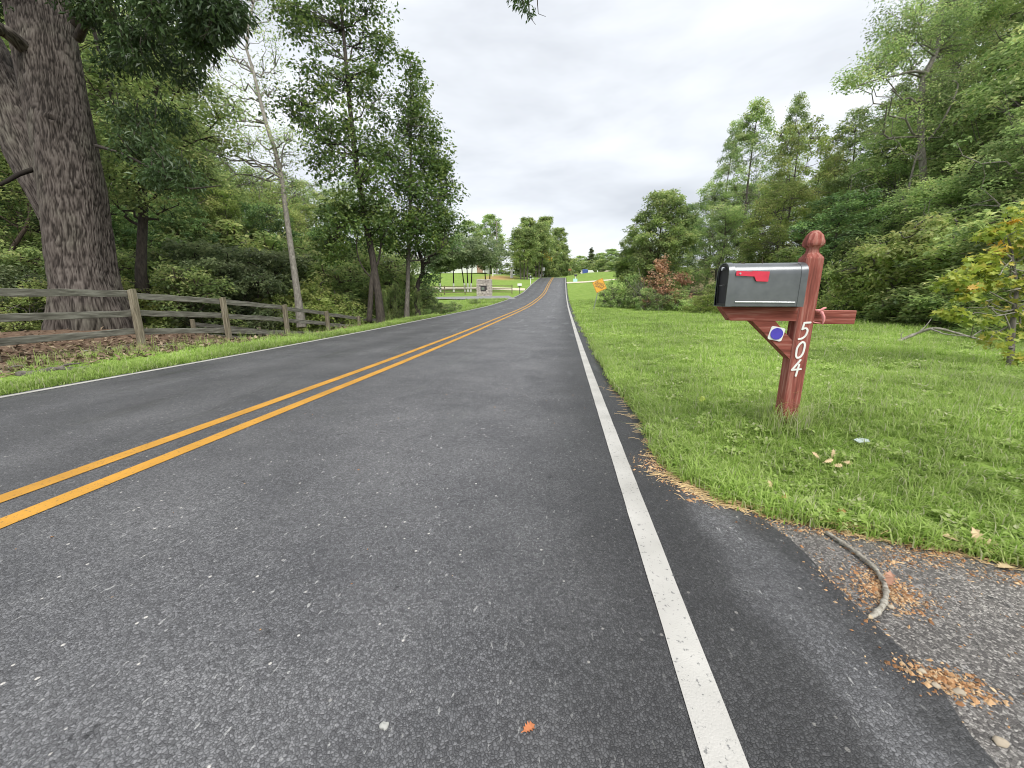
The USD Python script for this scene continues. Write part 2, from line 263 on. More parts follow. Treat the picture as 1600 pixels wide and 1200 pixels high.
# outlines of the paving, in metres across and along the road
EDGE = PchipInterpolator([-4, 1.0, 1.7, 1.85, 2.03, 2.23, 2.4, 2.83, 3.53, 5.0, 8.6, 14, 30, 60, 110, 700], [3.2, 3.1, 1.97, 1.5, 1.0, .86, .77, .73, .76, .69, .69, .66, .66, .66, .66, .66])
NEW = PchipInterpolator([-4, .85, 1.1, 1.3, 1.67, 1.98, 2.4, 3, 5, 8.6, 14, 700], [1.05, 1.08, 1.13, 1.10, 1.1, 1.02, .80, .76, .70, .70, .67, .67])
LEFT_EDGE = -6.40
wob = lambda y, s: (meshkit.fbm(np.stack([np.asarray(y) * 2.3, np.full(np.shape(y), s), np.zeros(np.shape(y))], -1), 4) - .5)
def right_edge(y): return EDGE(y) + .10 * wob(y, 3.3)
def ground_z(x, y):
    x, y = np.asarray(x, float), np.asarray(y, float)
    return zr(y) + OFF(np.stack([np.clip(x, GX[0], GX[-1]), np.clip(y, GY[0], GY[-1])], -1))
off += .05 * (meshkit.fbm(np.stack([gx * .9, gy * .9, gx * 0], -1), 3) - .5) * np.clip((np.abs(gx + 2.9) - 4.2) / 3, 0, 1)
OFF = RegularGridInterpolator((GX, GY), off)
inside = np.minimum(gx - (LEFT_EDGE - .02), right_edge(gy) + .02 - gx)        # > 0 below the paving
sink = np.where(inside > 0, -.10, .012)
drive_l = (gx < LEFT_EDGE + .3) & (gx > -60) & (np.abs(gy - (48.6 + (gx + 6.3) * .06)) < 2.6 + 2.5 * np.exp(-(LEFT_EDGE - gx).clip(0) / 1.2))
gz = zr(gy) + off + sink - .08 * drive_l
dirt = np.clip((-8.0 - gx) / .7 + 1.1 * (meshkit.fbm(np.stack([gx * 1.2, gy * .7, gx * 0], -1), 3, 5) - .5), 0, 1) * np.clip((26 - gy) / 5, 0, 1)
dirt = np.maximum(dirt, np.clip((-9.5 - gx) / 2, 0, 1) * np.clip((40 - gy) / 5, 0, 1))
wood_r = np.interp(gy, [-5, 3, 6, 10, 14, 18, 25, 30, 40, 100, 110], [8, 7.6, 8.0, 11, 14.0, 12.5, 12.5, 10, 9.5, 14, 60])
dirt = np.maximum(dirt, np.clip((gx - wood_r) / 1.2 + .9 * (meshkit.fbm(np.stack([gx * .8, gy * .8, gx * 0], -1), 3, 9) - .5), 0, 1) * .85)
clay = np.exp(-(((gx + 15.5) / 4.5) ** 2 + ((gy - 96) / 6) ** 2) ** 2) * .8
i, j = np.meshgrid(np.arange(len(GX) - 1), np.arange(len(GY) - 1), indexing='ij'); n_ = len(GY)
quads = np.stack([i * n_ + j, (i + 1) * n_ + j, (i + 1) * n_ + j + 1, i * n_ + j + 1], -1).reshape(-1, 4)
g = whole('ground', (np.stack([gx, gy, gz], -1).reshape(-1, 3), quads), ground_mat, kind='structure', smooth=True, rnd=dirt.ravel())
UsdGeom.PrimvarsAPI(g).CreatePrimvar('clay', Sdf.ValueTypeNames.FloatArray, 'vertex').Set(Vt.FloatArray.FromNumpy(clay.ravel().astype(np.float32)))

YS = np.r_[np.arange(-4, 8, .12), np.arange(8, 30, .4), np.arange(30, 300, 1.5)]
def strip(left, right, lift, ys=YS, nx=2):
    L, R_ = np.broadcast_to(left, ys.shape), np.broadcast_to(right, ys.shape)
    t = np.linspace(0, 1, nx); x = L[:, None] * (1 - t) + R_[:, None] * t
    v = np.stack([x, np.broadcast_to(ys[:, None], x.shape), np.broadcast_to(zr(ys)[:, None] + lift, x.shape)], -1).reshape(-1, 3)
    a, b = np.meshgrid(np.arange(len(ys) - 1), np.arange(nx - 1), indexing='ij')
    return v, np.stack([a * nx + b, a * nx + b + 1, (a + 1) * nx + b + 1, (a + 1) * nx + b], -1).reshape(-1, 4)
def skirt(x, ys, lift, drop=.12):
    n = len(ys); z = zr(ys) + lift; x = np.broadcast_to(x, ys.shape)
    v = np.vstack([np.stack([x, ys, z], 1), np.stack([x, ys, z - drop], 1)]); a = np.arange(n - 1)
    return v, np.stack([a, a + 1, a + 1 + n, a + n], 1)
new_r = np.minimum(NEW(YS) + .05 * wob(YS, 8.1), right_edge(YS))
whole('road', join([strip(LEFT_EDGE, new_r, 0.0, nx=9), skirt(LEFT_EDGE, YS, 0.0), skirt(new_r, YS, 0)]), road_mat, kind='structure')
ys2 = np.arange(-4, 4.2, .06)
whole('old_pavement', strip(.6, np.maximum(right_edge(ys2), .62), -.012, ys2, 6), old_mat, kind='structure')
for n, x, w, mt in (('edge_line', XR, .106, white_paint), ('edge_line', XL, .10, white_paint), ('centre_line', -2.745, .125, yellow_paint), ('centre_line', -3.085, .125, yellow_paint)):
    e1, e2 = .006 * wob(YS * 9, x), .006 * wob(YS * 9, x + 5)
    whole(n, strip(x - w / 2 + e1, x + w / 2 + e2, .004), mt, kind='structure')
# side roads: grey drive on the left past the tree clump, tan farm track, pale gravel drive on the right
def path_strip(name, pts, width, mat, lift=.03, n=40):
    c = curve(np.array(pts, float), n); w = np.interp(np.linspace(0, 1, n), np.linspace(0, 1, len(width)), width)
    t = unit(np.gradient(c, axis=0)); nrm = np.stack([t[:, 1], -t[:, 0]], 1)
    rows = []
    for k in range(5):
        q = c + nrm * (w * (k / 4 - .5))[:, None]; rows.append(np.c_[q, ground_z(q[:, 0], q[:, 1]) + lift])
    v = np.stack(rows, 1).reshape(-1, 3); a, b = np.meshgrid(np.arange(n - 1), np.arange(4), indexing='ij')
    return whole(name, (v, np.stack([a * 5 + b, a * 5 + b + 1, (a + 1) * 5 + b + 1, (a + 1) * 5 + b], -1).reshape(-1, 4)), mat, kind='structure')
path_strip('driveway', [(-6.3, 49.2), (-9, 48.6), (-16, 48.0), (-30, 47.2), (-48, 47)], [8.5, 4.6, 4.2, 4.2, 4.2, 4.2], drive_mat)
path_strip('farm_track', [(-6.5, 67.5), (-12, 67), (-22, 66), (-45, 66)], [4.5, 3.2, 3, 3, 3], tan_gravel, .05)
path_strip('gravel_drive', [(.6, 83), (6, 83.5), (12, 85), (25, 92)], [4, 3, 3, 3], tan_gravel, .05)

# ------------------------------------------------------------------ leaf materials
leaf_wood = leaf_mat('leaves_wood_green', [(0.120, 0.177, 0.074), (0.224, 0.313, 0.113), (0.356, 0.447, 0.159), (0.513, 0.513, 0.238)])
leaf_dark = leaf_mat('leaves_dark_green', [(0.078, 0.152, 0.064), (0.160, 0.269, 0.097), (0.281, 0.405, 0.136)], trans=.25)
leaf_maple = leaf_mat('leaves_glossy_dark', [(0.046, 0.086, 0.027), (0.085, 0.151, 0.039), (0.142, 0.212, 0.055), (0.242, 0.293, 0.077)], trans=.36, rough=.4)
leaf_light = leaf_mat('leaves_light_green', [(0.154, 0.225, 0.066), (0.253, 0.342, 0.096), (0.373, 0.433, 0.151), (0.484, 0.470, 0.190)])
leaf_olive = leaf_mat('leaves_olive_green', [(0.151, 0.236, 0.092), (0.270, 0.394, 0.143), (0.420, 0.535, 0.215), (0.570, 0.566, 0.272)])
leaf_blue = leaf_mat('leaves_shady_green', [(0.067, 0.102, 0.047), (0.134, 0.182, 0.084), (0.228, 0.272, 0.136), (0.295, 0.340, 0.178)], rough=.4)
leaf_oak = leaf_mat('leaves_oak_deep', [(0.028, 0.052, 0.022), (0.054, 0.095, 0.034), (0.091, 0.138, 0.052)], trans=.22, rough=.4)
leaf_rust = leaf_mat('leaves_dry_rust', [(0.288, 0.145, 0.089), (0.490, 0.276, 0.179), (0.600, 0.454, 0.324)], trans=.2)
leaf_gold = leaf_mat('leaves_turning_gold', [(.13, .19, .04), (.22, .29, .05), (.33, .36, .06), (.42, .32, .08)], trans=.4)
leaf_myrtle = leaf_mat('leaves_myrtle', [(0.090, 0.130, 0.068), (0.179, 0.244, 0.118), (0.276, 0.341, 0.186), (0.390, 0.406, 0.220)])
leaf_amber = leaf_mat('leaves_amber', [(.28, .24, .03), (.42, .30, .04), (.5, .26, .04)], trans=.3)

# ------------------------------------------------------------------ tree builder
def leaves(centers, radii, n_each, size, rng, droop=.25, flat=.6, up=.9, aspect=.5, lobed=False, out=None):
    """a few hundred folded leaves round each centre: (mesh, shade per vertex)"""
    centers = np.asarray(centers, float); radii = np.broadcast_to(radii, (len(centers),)); n_each = np.broadcast_to(n_each, (len(centers),)).astype(int)
    k = np.repeat(np.arange(len(centers)), n_each); n = len(k)
    d = rng.normal(size=(n, 3)); d /= np.linalg.norm(d, axis=1, keepdims=True); rr = rng.random(n) ** .45
    o = d * rr[:, None] * radii[k][:, None]; o[:, 2] *= flat
    p = centers[k] + o
    axis_ = rng.normal(size=(n, 3)) * .8 + d * .7; axis_[:, 2] = axis_[:, 2] * .45 - droop; axis_ = unit(axis_)
    nrm = rng.normal(size=(n, 3)) * .55 + np.array([0, 0, up]) + d * .35; nrm = unit(nrm - axis_ * (nrm * axis_).sum(1, keepdims=True)); side = np.cross(axis_, nrm)
    s = size * rng.uniform(.65, 1.3, n)[:, None]
    shade = np.clip(.5 * rng.random(len(centers))[k] + .5 * rng.random(n) + .12 * d[:, 2], 0, 1)
    if not lobed:
        w = aspect * s * rng.uniform(.8, 1.2, n)[:, None]
        v = np.stack([p, p + axis_ * s * .5 + side * w * .5 + nrm * s * .10, p + axis_ * s - nrm * s * .08, p + axis_ * s * .5 - side * w * .5 + nrm * s * .10], 1)
        f = np.array([[0, 1, 2], [0, 2, 3]])
    else:
        shape = np.array([(0, 0), (.18, .30), (.50, .28), (.30, .50), (.55, .72), (.20, .68), (0, 1.0), (-.20, .68), (-.55, .72), (-.30, .50), (-.50, .28), (-.18, .30), (0, .42)])
        v = np.stack([p + side * s * x * 1.1 + axis_ * s * y + nrm * s * (.14 * abs(x) - .10 * y * y) for x, y in shape], 1)
        f = np.array([[12, a, (a + 1) % 12] for a in range(12)])
    m = v.shape[1]
    F_ = (f[None] + (np.arange(n) * m)[:, None, None]).reshape(-1, 3)
    return (v.reshape(-1, 3), F_), np.repeat(shade, m)

def branch_to(p0, dir0, p1, r0, r1, rng, n=5, sides=4, wig=.06):
    L = np.linalg.norm(np.asarray(p1) - p0); t = np.linspace(0, 1, n)[:, None]
    c = p0 + np.asarray(dir0) * L * .5
    q = (1 - t) ** 2 * p0 + 2 * t * (1 - t) * c + t ** 2 * np.asarray(p1)
    q[1:-1] += rng.normal(size=(n - 2, 3)) * L * wig
    return tube(q, np.linspace(r0, r1, n), sides, cap=False), q

def make_tree(rng, trunk, r0, r1, centers, crad, n_each, leaf, limbs=12, limb_r=.35, sides=8, droop=.25, flat=.6, aspect=.5, lo=.25, twigs=True, up=.9):
    """trunk polyline, leaf cluster centres -> (wood mesh, leaf mesh, leaf shades)"""
    trunk = curve(trunk, 14); n = len(trunk); rad = r0 + (r1 - r0) * np.linspace(0, 1, n) ** .85; rad[0] *= 1.35; rad[1] *= 1.06
    parts = [tube(trunk, rad, sides)]
    centers = np.asarray(centers, float); crad = np.broadcast_to(crad, (len(centers),))
    if limbs and len(centers) > limbs:
        sel = rng.choice(len(centers), limbs, replace=False)
        tips = centers[sel]; pool = [trunk[int(n * lo):]]
        for tp in tips:
            dist = np.linalg.norm(trunk[:, :2] - tp[:2], axis=1)
            k = int(np.clip(np.argmin(np.abs(trunk[:, 2] - (tp[2] - .55 * dist.min() - .4))), int(n * lo), n - 2))
            b, q = branch_to(trunk[k], unit(np.array([*(tp - trunk[k])[:2], .55 * abs((tp - trunk[k])[2]) + .2])), tp, rad[k] * limb_r + .012, .012, rng, 7, 5)
            parts.append(b); pool.append(q[2:])
        pool = np.vstack(pool)
        if twigs:
            for c in centers:
                k = np.argmin(np.linalg.norm(pool - c, axis=1) + np.maximum(0, pool[:, 2] - c[2]) * .6)
                if np.linalg.norm(pool[k] - c) > .15:
                    parts.append(branch_to(pool[k], unit(c - pool[k] + [0, 0, .2]), c, .022, .006, rng, 4, 3)[0])
    lf, sh = leaves(centers, crad, n_each, leaf, rng, droop, flat, up, aspect)
    return join(parts), lf, sh

def blob_points(rng, blobs, hollow=.35):
    """cluster centres inside ellipsoids given as (x, y, z, rx, ry, rz, count)"""
    out = []
    for x, y, z, a, b, c, k in blobs:
        d = unit(rng.normal(size=(k, 3))); r = (hollow + (1 - hollow) * rng.random(k)) ** .6
        out.append(np.array([x, y, z]) + d * r[:, None] * [a, b, c])
    return np.vstack(out)

def px_blobs(rng, blobs, depth_ratio=.8, hollow=.25):
    """ellipsoids given by where they stand in front of the lens: (u, v, depth, width px, height px, count)"""
    out = []
    for u, v, d, ru, rv, k in blobs:
        q = unit(rng.normal(size=(k, 3))) * ((hollow + (1 - hollow) * rng.random(k)) ** .6)[:, None]
        c = at(u, v, d)
        out.append(c + np.outer(q[:, 0] * ru * d / F, RIGHT) + np.outer(q[:, 1] * ru * d / F * depth_ratio, FH) + np.outer(q[:, 2] * rv * d / F, ZZ))
    return np.vstack(out)

def tree_thing(name, label, cat, loc, built, bark, leaf, group=None, rz=0, scale=None, local=True):
    t = thing(name, label, cat, loc, rz, group, scale)
    w, l, s = built
    sh = np.asarray(loc) if not local else 0
    part(t, 'trunk', (w[0] - sh, w[1]), bark, smooth=True); part(t, 'crown', (l[0] - sh, l[1]), leaf, rnd=s)
    return t

def grow(seed, h, w, lo, kind, nclus, n_each, leaf, r0):
    """a free-standing tree of height h and crown width w; kind shapes the crown"""
    rng = np.random.default_rng(seed)
    lean = rng.normal(size=2) * h * .02
    trunk = [(0, 0, -.3), (0, 0, .02 * h), (lean[0], lean[1], h * .3), (lean[0] * .5, -lean[1], h * .6), (lean[0], lean[1] * .3, h * .96)]
    t = rng.random(nclus); z = lo + (1 - lo) * t
    if kind == 'dense': rad = np.sqrt(np.clip(1 - (2 * t - .85) ** 2 / 1.35, .02, 1))
    elif kind == 'airy': rad = np.clip(np.sin(np.pi * (t * .85 + .12)), .05, 1) * (.55 + .45 * rng.random(nclus))
    elif kind == 'layer': z = lo + (1 - lo) * np.clip(np.floor(t * 9) / 9 + .05 + .11 * rng.random(nclus) - .03, 0, 1); rad = np.clip(1.05 - ((z - lo) / (1 - lo)) ** 1.6, .08, 1) * .95
    elif kind == 'cone': rad = np.clip(1.02 - t ** 1.15, .04, 1)
    else: rad = np.sqrt(np.clip(1 - (t - .3) ** 2 / .55, .03, 1))
    nl = {'dense': 24, 'shrub': 15, 'airy': 36, 'layer': 24, 'cone': 26}[kind]
    tl_ = (np.arange(nl) + rng.random(nl)) / nl; la = np.arange(nl) * 2.4 + rng.random(nl) * 1.2
    lr = np.interp(tl_, np.sort(t), np.maximum.accumulate(rad[np.argsort(t)]) * 0 + rad[np.argsort(t)]) * w / 2
    lobe_r = w * {'dense': .20, 'shrub': .24, 'airy': .12, 'layer': .17, 'cone': .14}[kind] * rng.uniform(.7, 1.3, nl); lobe_r = np.minimum(lobe_r, lr * .75 + w * .05)
    lz = (lo + (1 - lo) * tl_) * h; off_ = np.maximum(lr - lobe_r * .8, 0) * np.sqrt(.25 + .75 * rng.random(nl))
    lc_ = np.stack([np.cos(la) * off_ + lean[0] * .5, np.sin(la) * off_, lz - .1 * off_], 1)
    k_ = rng.choice(nl, nclus, p=lobe_r ** 2 / (lobe_r ** 2).sum())
    d_ = unit(rng.normal(size=(nclus, 3)) + np.c_[np.cos(la[k_]) * .7, np.sin(la[k_]) * .7, np.full(nclus, .45)])
    flat_ = {'dense': .8, 'shrub': .8, 'airy': .9, 'layer': .5, 'cone': .5}[kind]
    c = lc_[k_] + d_ * (lobe_r[k_] * (.6 + .5 * rng.random(nclus)))[:, None] * [1, 1, flat_ * min(1.4, max(.7, h / w * .6))]
    c[:, 2] = np.clip(c[:, 2], lo * h * .6 + .05, h)
    keep = meshkit.noise(c * (2.6 / max(w / 5, 1)) + 3, seed + 4) > (.30 if kind == 'airy' else .16)
    c = c[keep]
    return make_tree(rng, trunk, r0, r0 * .12, c, w * (.062 if kind != 'shrub' else .095) * rng.uniform(.7, 1.3, len(c)), n_each, leaf, limbs=16, lo=max(.12, lo - .12), droop=.3)

def stand(u, v_top, d, proto_h):
    """where a tree whose top shows at pixel (u, v_top) stands at depth d, and its height against proto_h"""
    p = at(u, 465, d); z = float(ground_z(p[0], p[1])); top = at(u, v_top, d)
    return (p[0], p[1], z), (top[2] - z) / proto_h

# kinds of woodland tree: first copy placed holds the mesh, the rest refer to it
kinds = {}; planted = []
def plant(kind, u, v_top, d, width=None, label=None, group=None, name=None, seed=[0]):
    seed[0] += 1; rng = random.Random(seed[0] * 77)
    spec = KINDS[kind]; loc, s = stand(u, v_top, d, spec['h'])
    sw = s * rng.uniform(.92, 1.08) if width is None else width * d / F / spec['w']
    rz = rng.uniform(0, 360); lab = label or spec['label']; grp = group if (group or label) else spec['group']
    if kind not in kinds:
        kinds[kind] = tree_thing(spec['name'], lab, spec['cat'], loc, grow(*spec['grow']), spec['bark'], spec['leaf'], grp, rz, (sw, sw, s))
        planted.append((u, kinds[kind], grp, lab)); return kinds[kind]
    pr = copy(kinds[kind], lab, loc, rz, (sw, sw, s), grp); planted.append((u, pr, grp, lab)); return pr

def K(name, cat, h, w, lo, shape, nclus, n_each, leaf, r0, bark, mat, label, group, seed):
    return dict(name=name, cat=cat, h=h, w=w, bark=bark, leaf=mat, label=label, group=group, grow=(seed, h, w, lo, shape, nclus, n_each, leaf, r0))
KINDS = {
    'airy': K('tall_tree', 'tree', 20, 8, .30, 'airy', 380, 42, .20, .24, bark_grey, leaf_olive, 'tall slender olive green tree with gaps of sky in the right-hand wood', 'tall airy trees in the right-hand wood', 11),
    'airy_b': K('slender_tree', 'tree', 20, 7, .28, 'airy', 360, 42, .20, .2, bark_grey, leaf_wood, 'tall slender mid green tree in the wood across the lawn', 'tall slender trees in the wood across the lawn', 12),
    'dense': K('broadleaf_tree', 'tree', 13, 8, .14, 'dense', 420, 44, .19, .2, bark_brown, leaf_wood, 'leafy mid green tree in the wood behind the rail fence', 'leafy trees in the wood behind the rail fence', 13),
    'dense_r': K('leafy_tree', 'tree', 13, 8, .12, 'dense', 420, 44, .19, .2, bark_grey, leaf_olive, 'leafy green tree within the wood right of the lawn', 'leafy trees within the wood right of the lawn', 14),
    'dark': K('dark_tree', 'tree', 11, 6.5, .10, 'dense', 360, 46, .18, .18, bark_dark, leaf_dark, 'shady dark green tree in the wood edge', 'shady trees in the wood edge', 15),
    'light': K('light_tree', 'tree', 11, 6.5, .10, 'dense', 400, 46, .17, .16, bark_grey, leaf_light, 'fresh light green tree in the wood', 'fresh light green trees in the wood', 16),
    'layer': K('layered_tree', 'tree', 14, 8, .18, 'layer', 420, 44, .18, .2, bark_grey, leaf_wood, 'green tree with tiered boughs in the wood', 'trees with tiered boughs in the wood', 17),
    'cedar': K('cedar_tree', 'tree', 8, 5.6, .03, 'dense', 620, 50, .17, .16, bark_brown, leaf_wood, 'rounded bushy green tree', None, 18),
    'conifer': K('conifer_tree', 'tree', 14, 6, .06, 'cone', 360, 40, .3, .2, bark_dark, leaf_blue, 'dark pointed conifer', None, 19),
    'shrub': K('shrub', 'shrub', 2.6, 2.8, .06, 'shrub', 150, 40, .12, .04, bark_brown, leaf_wood, 'leafy green shrub in the undergrowth of the wood edge', 'green shrubs in the undergrowth of the wood edge', 20),
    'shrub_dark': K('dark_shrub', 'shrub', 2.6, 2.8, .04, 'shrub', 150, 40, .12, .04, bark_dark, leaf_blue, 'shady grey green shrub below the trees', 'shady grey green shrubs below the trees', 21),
    'shrub_light': K('pale_shrub', 'shrub', 2.4, 2.8, .04, 'shrub', 150, 40, .12, .035, bark_grey, leaf_light, 'light green shrub at the foot of the trees', 'light green shrubs at the foot of the trees', 22),
    'weed': K('weedy_bush', 'bush', 1.2, 1.8, .02, 'shrub', 90, 34, .09, .015, bark_grey, leaf_olive, 'scrubby olive bush growing on the verge', 'scrubby bushes growing on the verge', 23),
    'far': K('roadside_tree', 'tree', 14, 9, .05, 'dense', 520, 44, .36, .25, bark_dark, leaf_wood, 'tall green tree beside the road over the crest', 'tall green trees beside the road over the crest', 24),
    'far_b': K('distant_tree', 'tree', 14, 9, .08, 'dense', 300, 36, .4, .25, bark_grey, leaf_olive, 'hazy olive tree on the skyline', 'olive trees on the skyline', 25),
}

# ---- the wood on the left, behind the fence
L_ = 'leafy trees in the wood behind the rail fence'
for u, v, d in [(30, 60, 22), (-60, 30, 17), (115, 40, 30), (225, 70, 26), (60, 200, 17), (330, 260, 30), (400, 275, 34), (460, 285, 40), (300, 290, 44), (240, 250, 38), (170, 180, 34), (380, 290, 52), (500, 295, 48), (550, 300, 55), (-140, 80, 24), (20, 100, 38), (600, 320, 60)]:
    plant('dense', u, v, d)
for u, v, d in [(280, 100, 24), (200, -60, 30), (330, 130, 40), (140, -100, 36), (30, -80, 34), (-80, -120, 30)]:
    plant('layer', u, v, d, label='tall tree with tiered boughs over the left wood', group='tall trees with tiered boughs left of the road')
for u, v, d in [(290, 315, 21), (250, 300, 24), (90, 260, 21), (200, 330, 19), (540, 330, 27), (430, 330, 26)]:
    plant('dark', u, v, d)
for u, v, d in [(370, 310, 25), (440, 310, 30), (490, 330, 33), (315, 270, 52)]:
    plant('light', u, v, d, label='fresh light green tree deep in the wood behind the fence', group='light green trees deep in the wood behind the fence')
G_ = 'shady grey green shrubs behind the wooden rail fence'
for u, v, d in [(262, 405, 16), (318, 388, 17), (352, 392, 19), (410, 400, 18.5), (445, 402, 20.5), (15, 420, 13), (330, 412, 15.5), (385, 420, 16.5)]:
    plant('shrub_dark', u, v, d, label='shady grey green shrub behind the wooden rail fence', group=G_)
for u, v, d in [(225, 392, 15.5), (62, 395, 14.5), (-30, 380, 13), (190, 420, 17), (285, 360, 21), (340, 352, 24), (300, 420, 14.5), (395, 360, 25), (545, 392, 24), (490, 372, 27), (250, 345, 23)]:
    plant('shrub', u, v, d, label='loose mid green shrub behind the fence and oak', group='loose mid green shrubs behind the fence and oak')
for u, v, d in [(375, 385, 22), (275, 428, 15), (430, 385, 27), (40, 440, 12.6), (455, 370, 34), (330, 340, 33), (215, 440, 14.2)]:
    plant('shrub_light', u, v, d, label='pale green bush in the gaps of the left wood', group='pale green bushes in the gaps of the left wood')
for u, v, d in [(500, 400, 22), (530, 415, 21), (560, 400, 26), (470, 385, 27), (415, 400, 24), (370, 395, 27), (610, 410, 24), (620, 395, 30), (575, 380, 33), (120, 390, 19), (40, 370, 19), (655, 440, 26)]:
    plant('shrub', u, v, d, label='leafy green shrub in the undergrowth behind the fence', group='green shrubs in the undergrowth behind the fence')
for u, v, d in [(505, 440, 19.5), (590, 430, 27), (525, 455, 18.8), (440, 455, 17.8)]:
    plant('shrub_light', u, v, d, label='light green shrub showing over the low end of the fence', group='light green shrubs over the low end of the fence')
# ---- weeds on the verge right of the tree clump
for u, v, d in [(672, 478, 24), (690, 474, 26), (700, 476, 27.5), (665, 484, 22.5), (710, 472, 30)]:
    plant('weed', u, v, d, width=32)
plant('weed', 676, 459, 30, 24, label='small dark pointed bush on the verge before the side drive')
plant('weed', 743, 468, 38, 20, label='low dark bush where the verge meets the side drive')

# ---- right-hand side: bushes below the diamond sign, tree belt, wood edge
plant('cedar', 1022, 312, 33, 112, label='rounded bushy green tree standing alone left of the taller belt')
plant('cedar', 985, 372, 37, 60, label='small dark bushy tree behind the orange diamond sign')
plant('dark', 1058, 330, 40, 70, label='dark narrow tree behind the brown dead shrub')
for u, v, d, w, l in [(955, 440, 31.5, 44, 'scrubby grey green bush right behind the orange sign post'), (990, 432, 31, 52, 'scrubby bush between the sign and the brown shrub'), (1012, 452, 28, 46, 'weedy bush at the foot of the brown dead shrub'), (1060, 455, 28, 56, 'weedy bush right of the brown dead shrub')]:
    plant('weed', u, v, d, w, label=l)
plant('shrub_light', 1105, 452, 25, 64, label='bright light green shrub on the lawn edge left of the mailbox')
plant('shrub', 1130, 440, 27, 70, label='low green shrub just behind the mailbox front')
for u, v, d, w in [(1148, 190, 40, 110), (1205, 182, 42, 74), (1120, 215, 46, 70)]:
    plant('airy', u, v, d, w, label='tall airy tree at the left end of the right-hand tree belt', group='tall airy trees at the left end of the right-hand belt')
for u, v, d, w in [(1100, 300, 46, 90), (1150, 300, 48, 90), (1205, 290, 46, 90), (1265, 290, 40, 100), (1070, 350, 50, 80), (1320, 330, 36, 100), (1000, 392, 60, 70), (1045, 370, 56, 80)]:
    plant('dense_r', u, v, d, w, label='olive green tree filling the back of the right-hand belt', group='olive green trees at the back of the right-hand belt')
plant('dense_r', 1120, 330, 36, 110, label='low spreading olive tree left of the mailbox, under the tall airy trees')
plant('light', 1215, 220, 31, 130, label='fresh light green tree directly above the mailbox')
plant('dark', 1290, 315, 21, 150, label='dark green tree behind the mailbox post finial')
plant('light', 1205, 300, 28, 110, label='lower light green tree behind the mailbox box')
for u, v, d, w in [(1290, 200, 34, 110), (1345, 170, 32, 120), (1400, 120, 38, 130), (1270, 260, 45, 110), (1460, 60, 34, 170), (1540, -20, 30, 200), (1510, -60, 22, 170), (1590, -120, 19, 220), (1400, 40, 30, 120), (1440, -20, 26, 130)]:
    plant('airy_b', u, v, d, w)
for u, v, d, w in [(1380, 200, 26, 190), (1460, 180, 23, 210), (1330, 260, 28, 150), (1540, 100, 20, 260), (1620, 40, 17, 300), (1420, 300, 19, 170), (1510, 260, 16.5, 230), (1600, 200, 14, 260), (1700, 100, 14, 300)]:
    plant('dense_r', u, v, d, w)
for u, v, d, w in [(1240, 390, 24, 110), (1330, 380, 19, 100), (1180, 400, 30, 100), (1580, 330, 11, 220), (1500, 390, 12.5, 190)]:
    plant('shrub', u, v, d, w, label='green shrub filling the shade deep under the right-hand wood', group='green shrubs in the shade under the right-hand wood')
for u, v, d, w in [(1400, 352, 15, 170), (1470, 345, 13.6, 200), (1345, 395, 16.5, 110)]:
    plant('shrub_light', u, v, d, w, label='large light green shrub at the wood edge right of the mailbox', group='large light green shrubs right of the mailbox')
for u, v, d, w in [(1440, 430, 14, 140), (1530, 430, 11, 170), (1380, 440, 15.5, 110), (1600, 420, 9.5, 170), (1660, 400, 8, 200)]:
    plant('shrub', u, v, d, w, label='green shrub at the edge of the lawn under the right-hand wood', group='green shrubs at the lawn edge under the right-hand wood')

for u, v, d, lab in [(1165, 300, 34, 'thin grey trunk showing at the left end of the right-hand belt'), (1390, 200, 21, 'thin grey trunk rising through the wood right of the post'), (1570, 150, 13.5, 'thin pale trunk near the right margin of the wood')]:
    loc, s_ = stand(u, v, d, 1.0); tr_rng = np.random.default_rng(u)
    pth = curve([(0, 0, -.2), (.08, 0, s_ * .3), (-.1, .1, s_ * .65), (.12, 0, s_)], 14); cc = np.array([pth[k] + tr_rng.normal(size=3) * [.9, .9, .6] for k in (7, 8, 9, 10, 11, 12, 13) for _ in range(5)])
    w_m, l_m, s_m = make_tree(tr_rng, pth[::3], .10, .03, cc, .35, 24, .13, limbs=8, lo=.4)
    tree_thing('slim_tree', lab, 'tree', loc, (w_m, l_m, s_m), bark_pale, leaf_olive)

# ---- far trees: over the crest and along the skyline
for u, v, d, w in [(822, 347, 104, 44), (852, 346, 122, 46), (872, 362, 132, 38), (838, 356, 118, 44)]:
    plant('far', u, v, d, w)
plant('far', 878, 385, 150, 22, label='dark tree at the right end of the row where the road tops the crest')
plant('far_b', 735, 352, 130, 60, label='olive tree with yellowing top behind the white house', group=None)
plant('far_b', 768, 343, 122, 50, label='yellow green tree behind the gap in the left-hand tree row')
plant('far_b', 690, 362, 118, 60, label='spreading olive tree behind the white house, left end')
for u, v, d, w in [(905, 402, 190, 34), (935, 398, 185, 40), (952, 392, 150, 40), (890, 412, 200, 40), (965, 404, 120, 40), (925, 408, 210, 50), (985, 400, 100, 50), (1010, 398, 90, 50)]:
    plant('far_b', u, v, d, w)
for u, v, d, w in [(880, 402, 140, 60), (850, 405, 130, 60), (820, 405, 118, 50), (800, 412, 122, 40), (912, 410, 160, 50), (940, 408, 150, 60), (965, 410, 140, 60), (895, 416, 170, 40)]:
    plant('shrub', u, v, d, w, label='green undergrowth bush at the foot of the trees over the crest', group='undergrowth bushes over the crest')
plant('conifer', 921, 388, 165, 24, label='dark pointed conifer on the skyline right of the road')

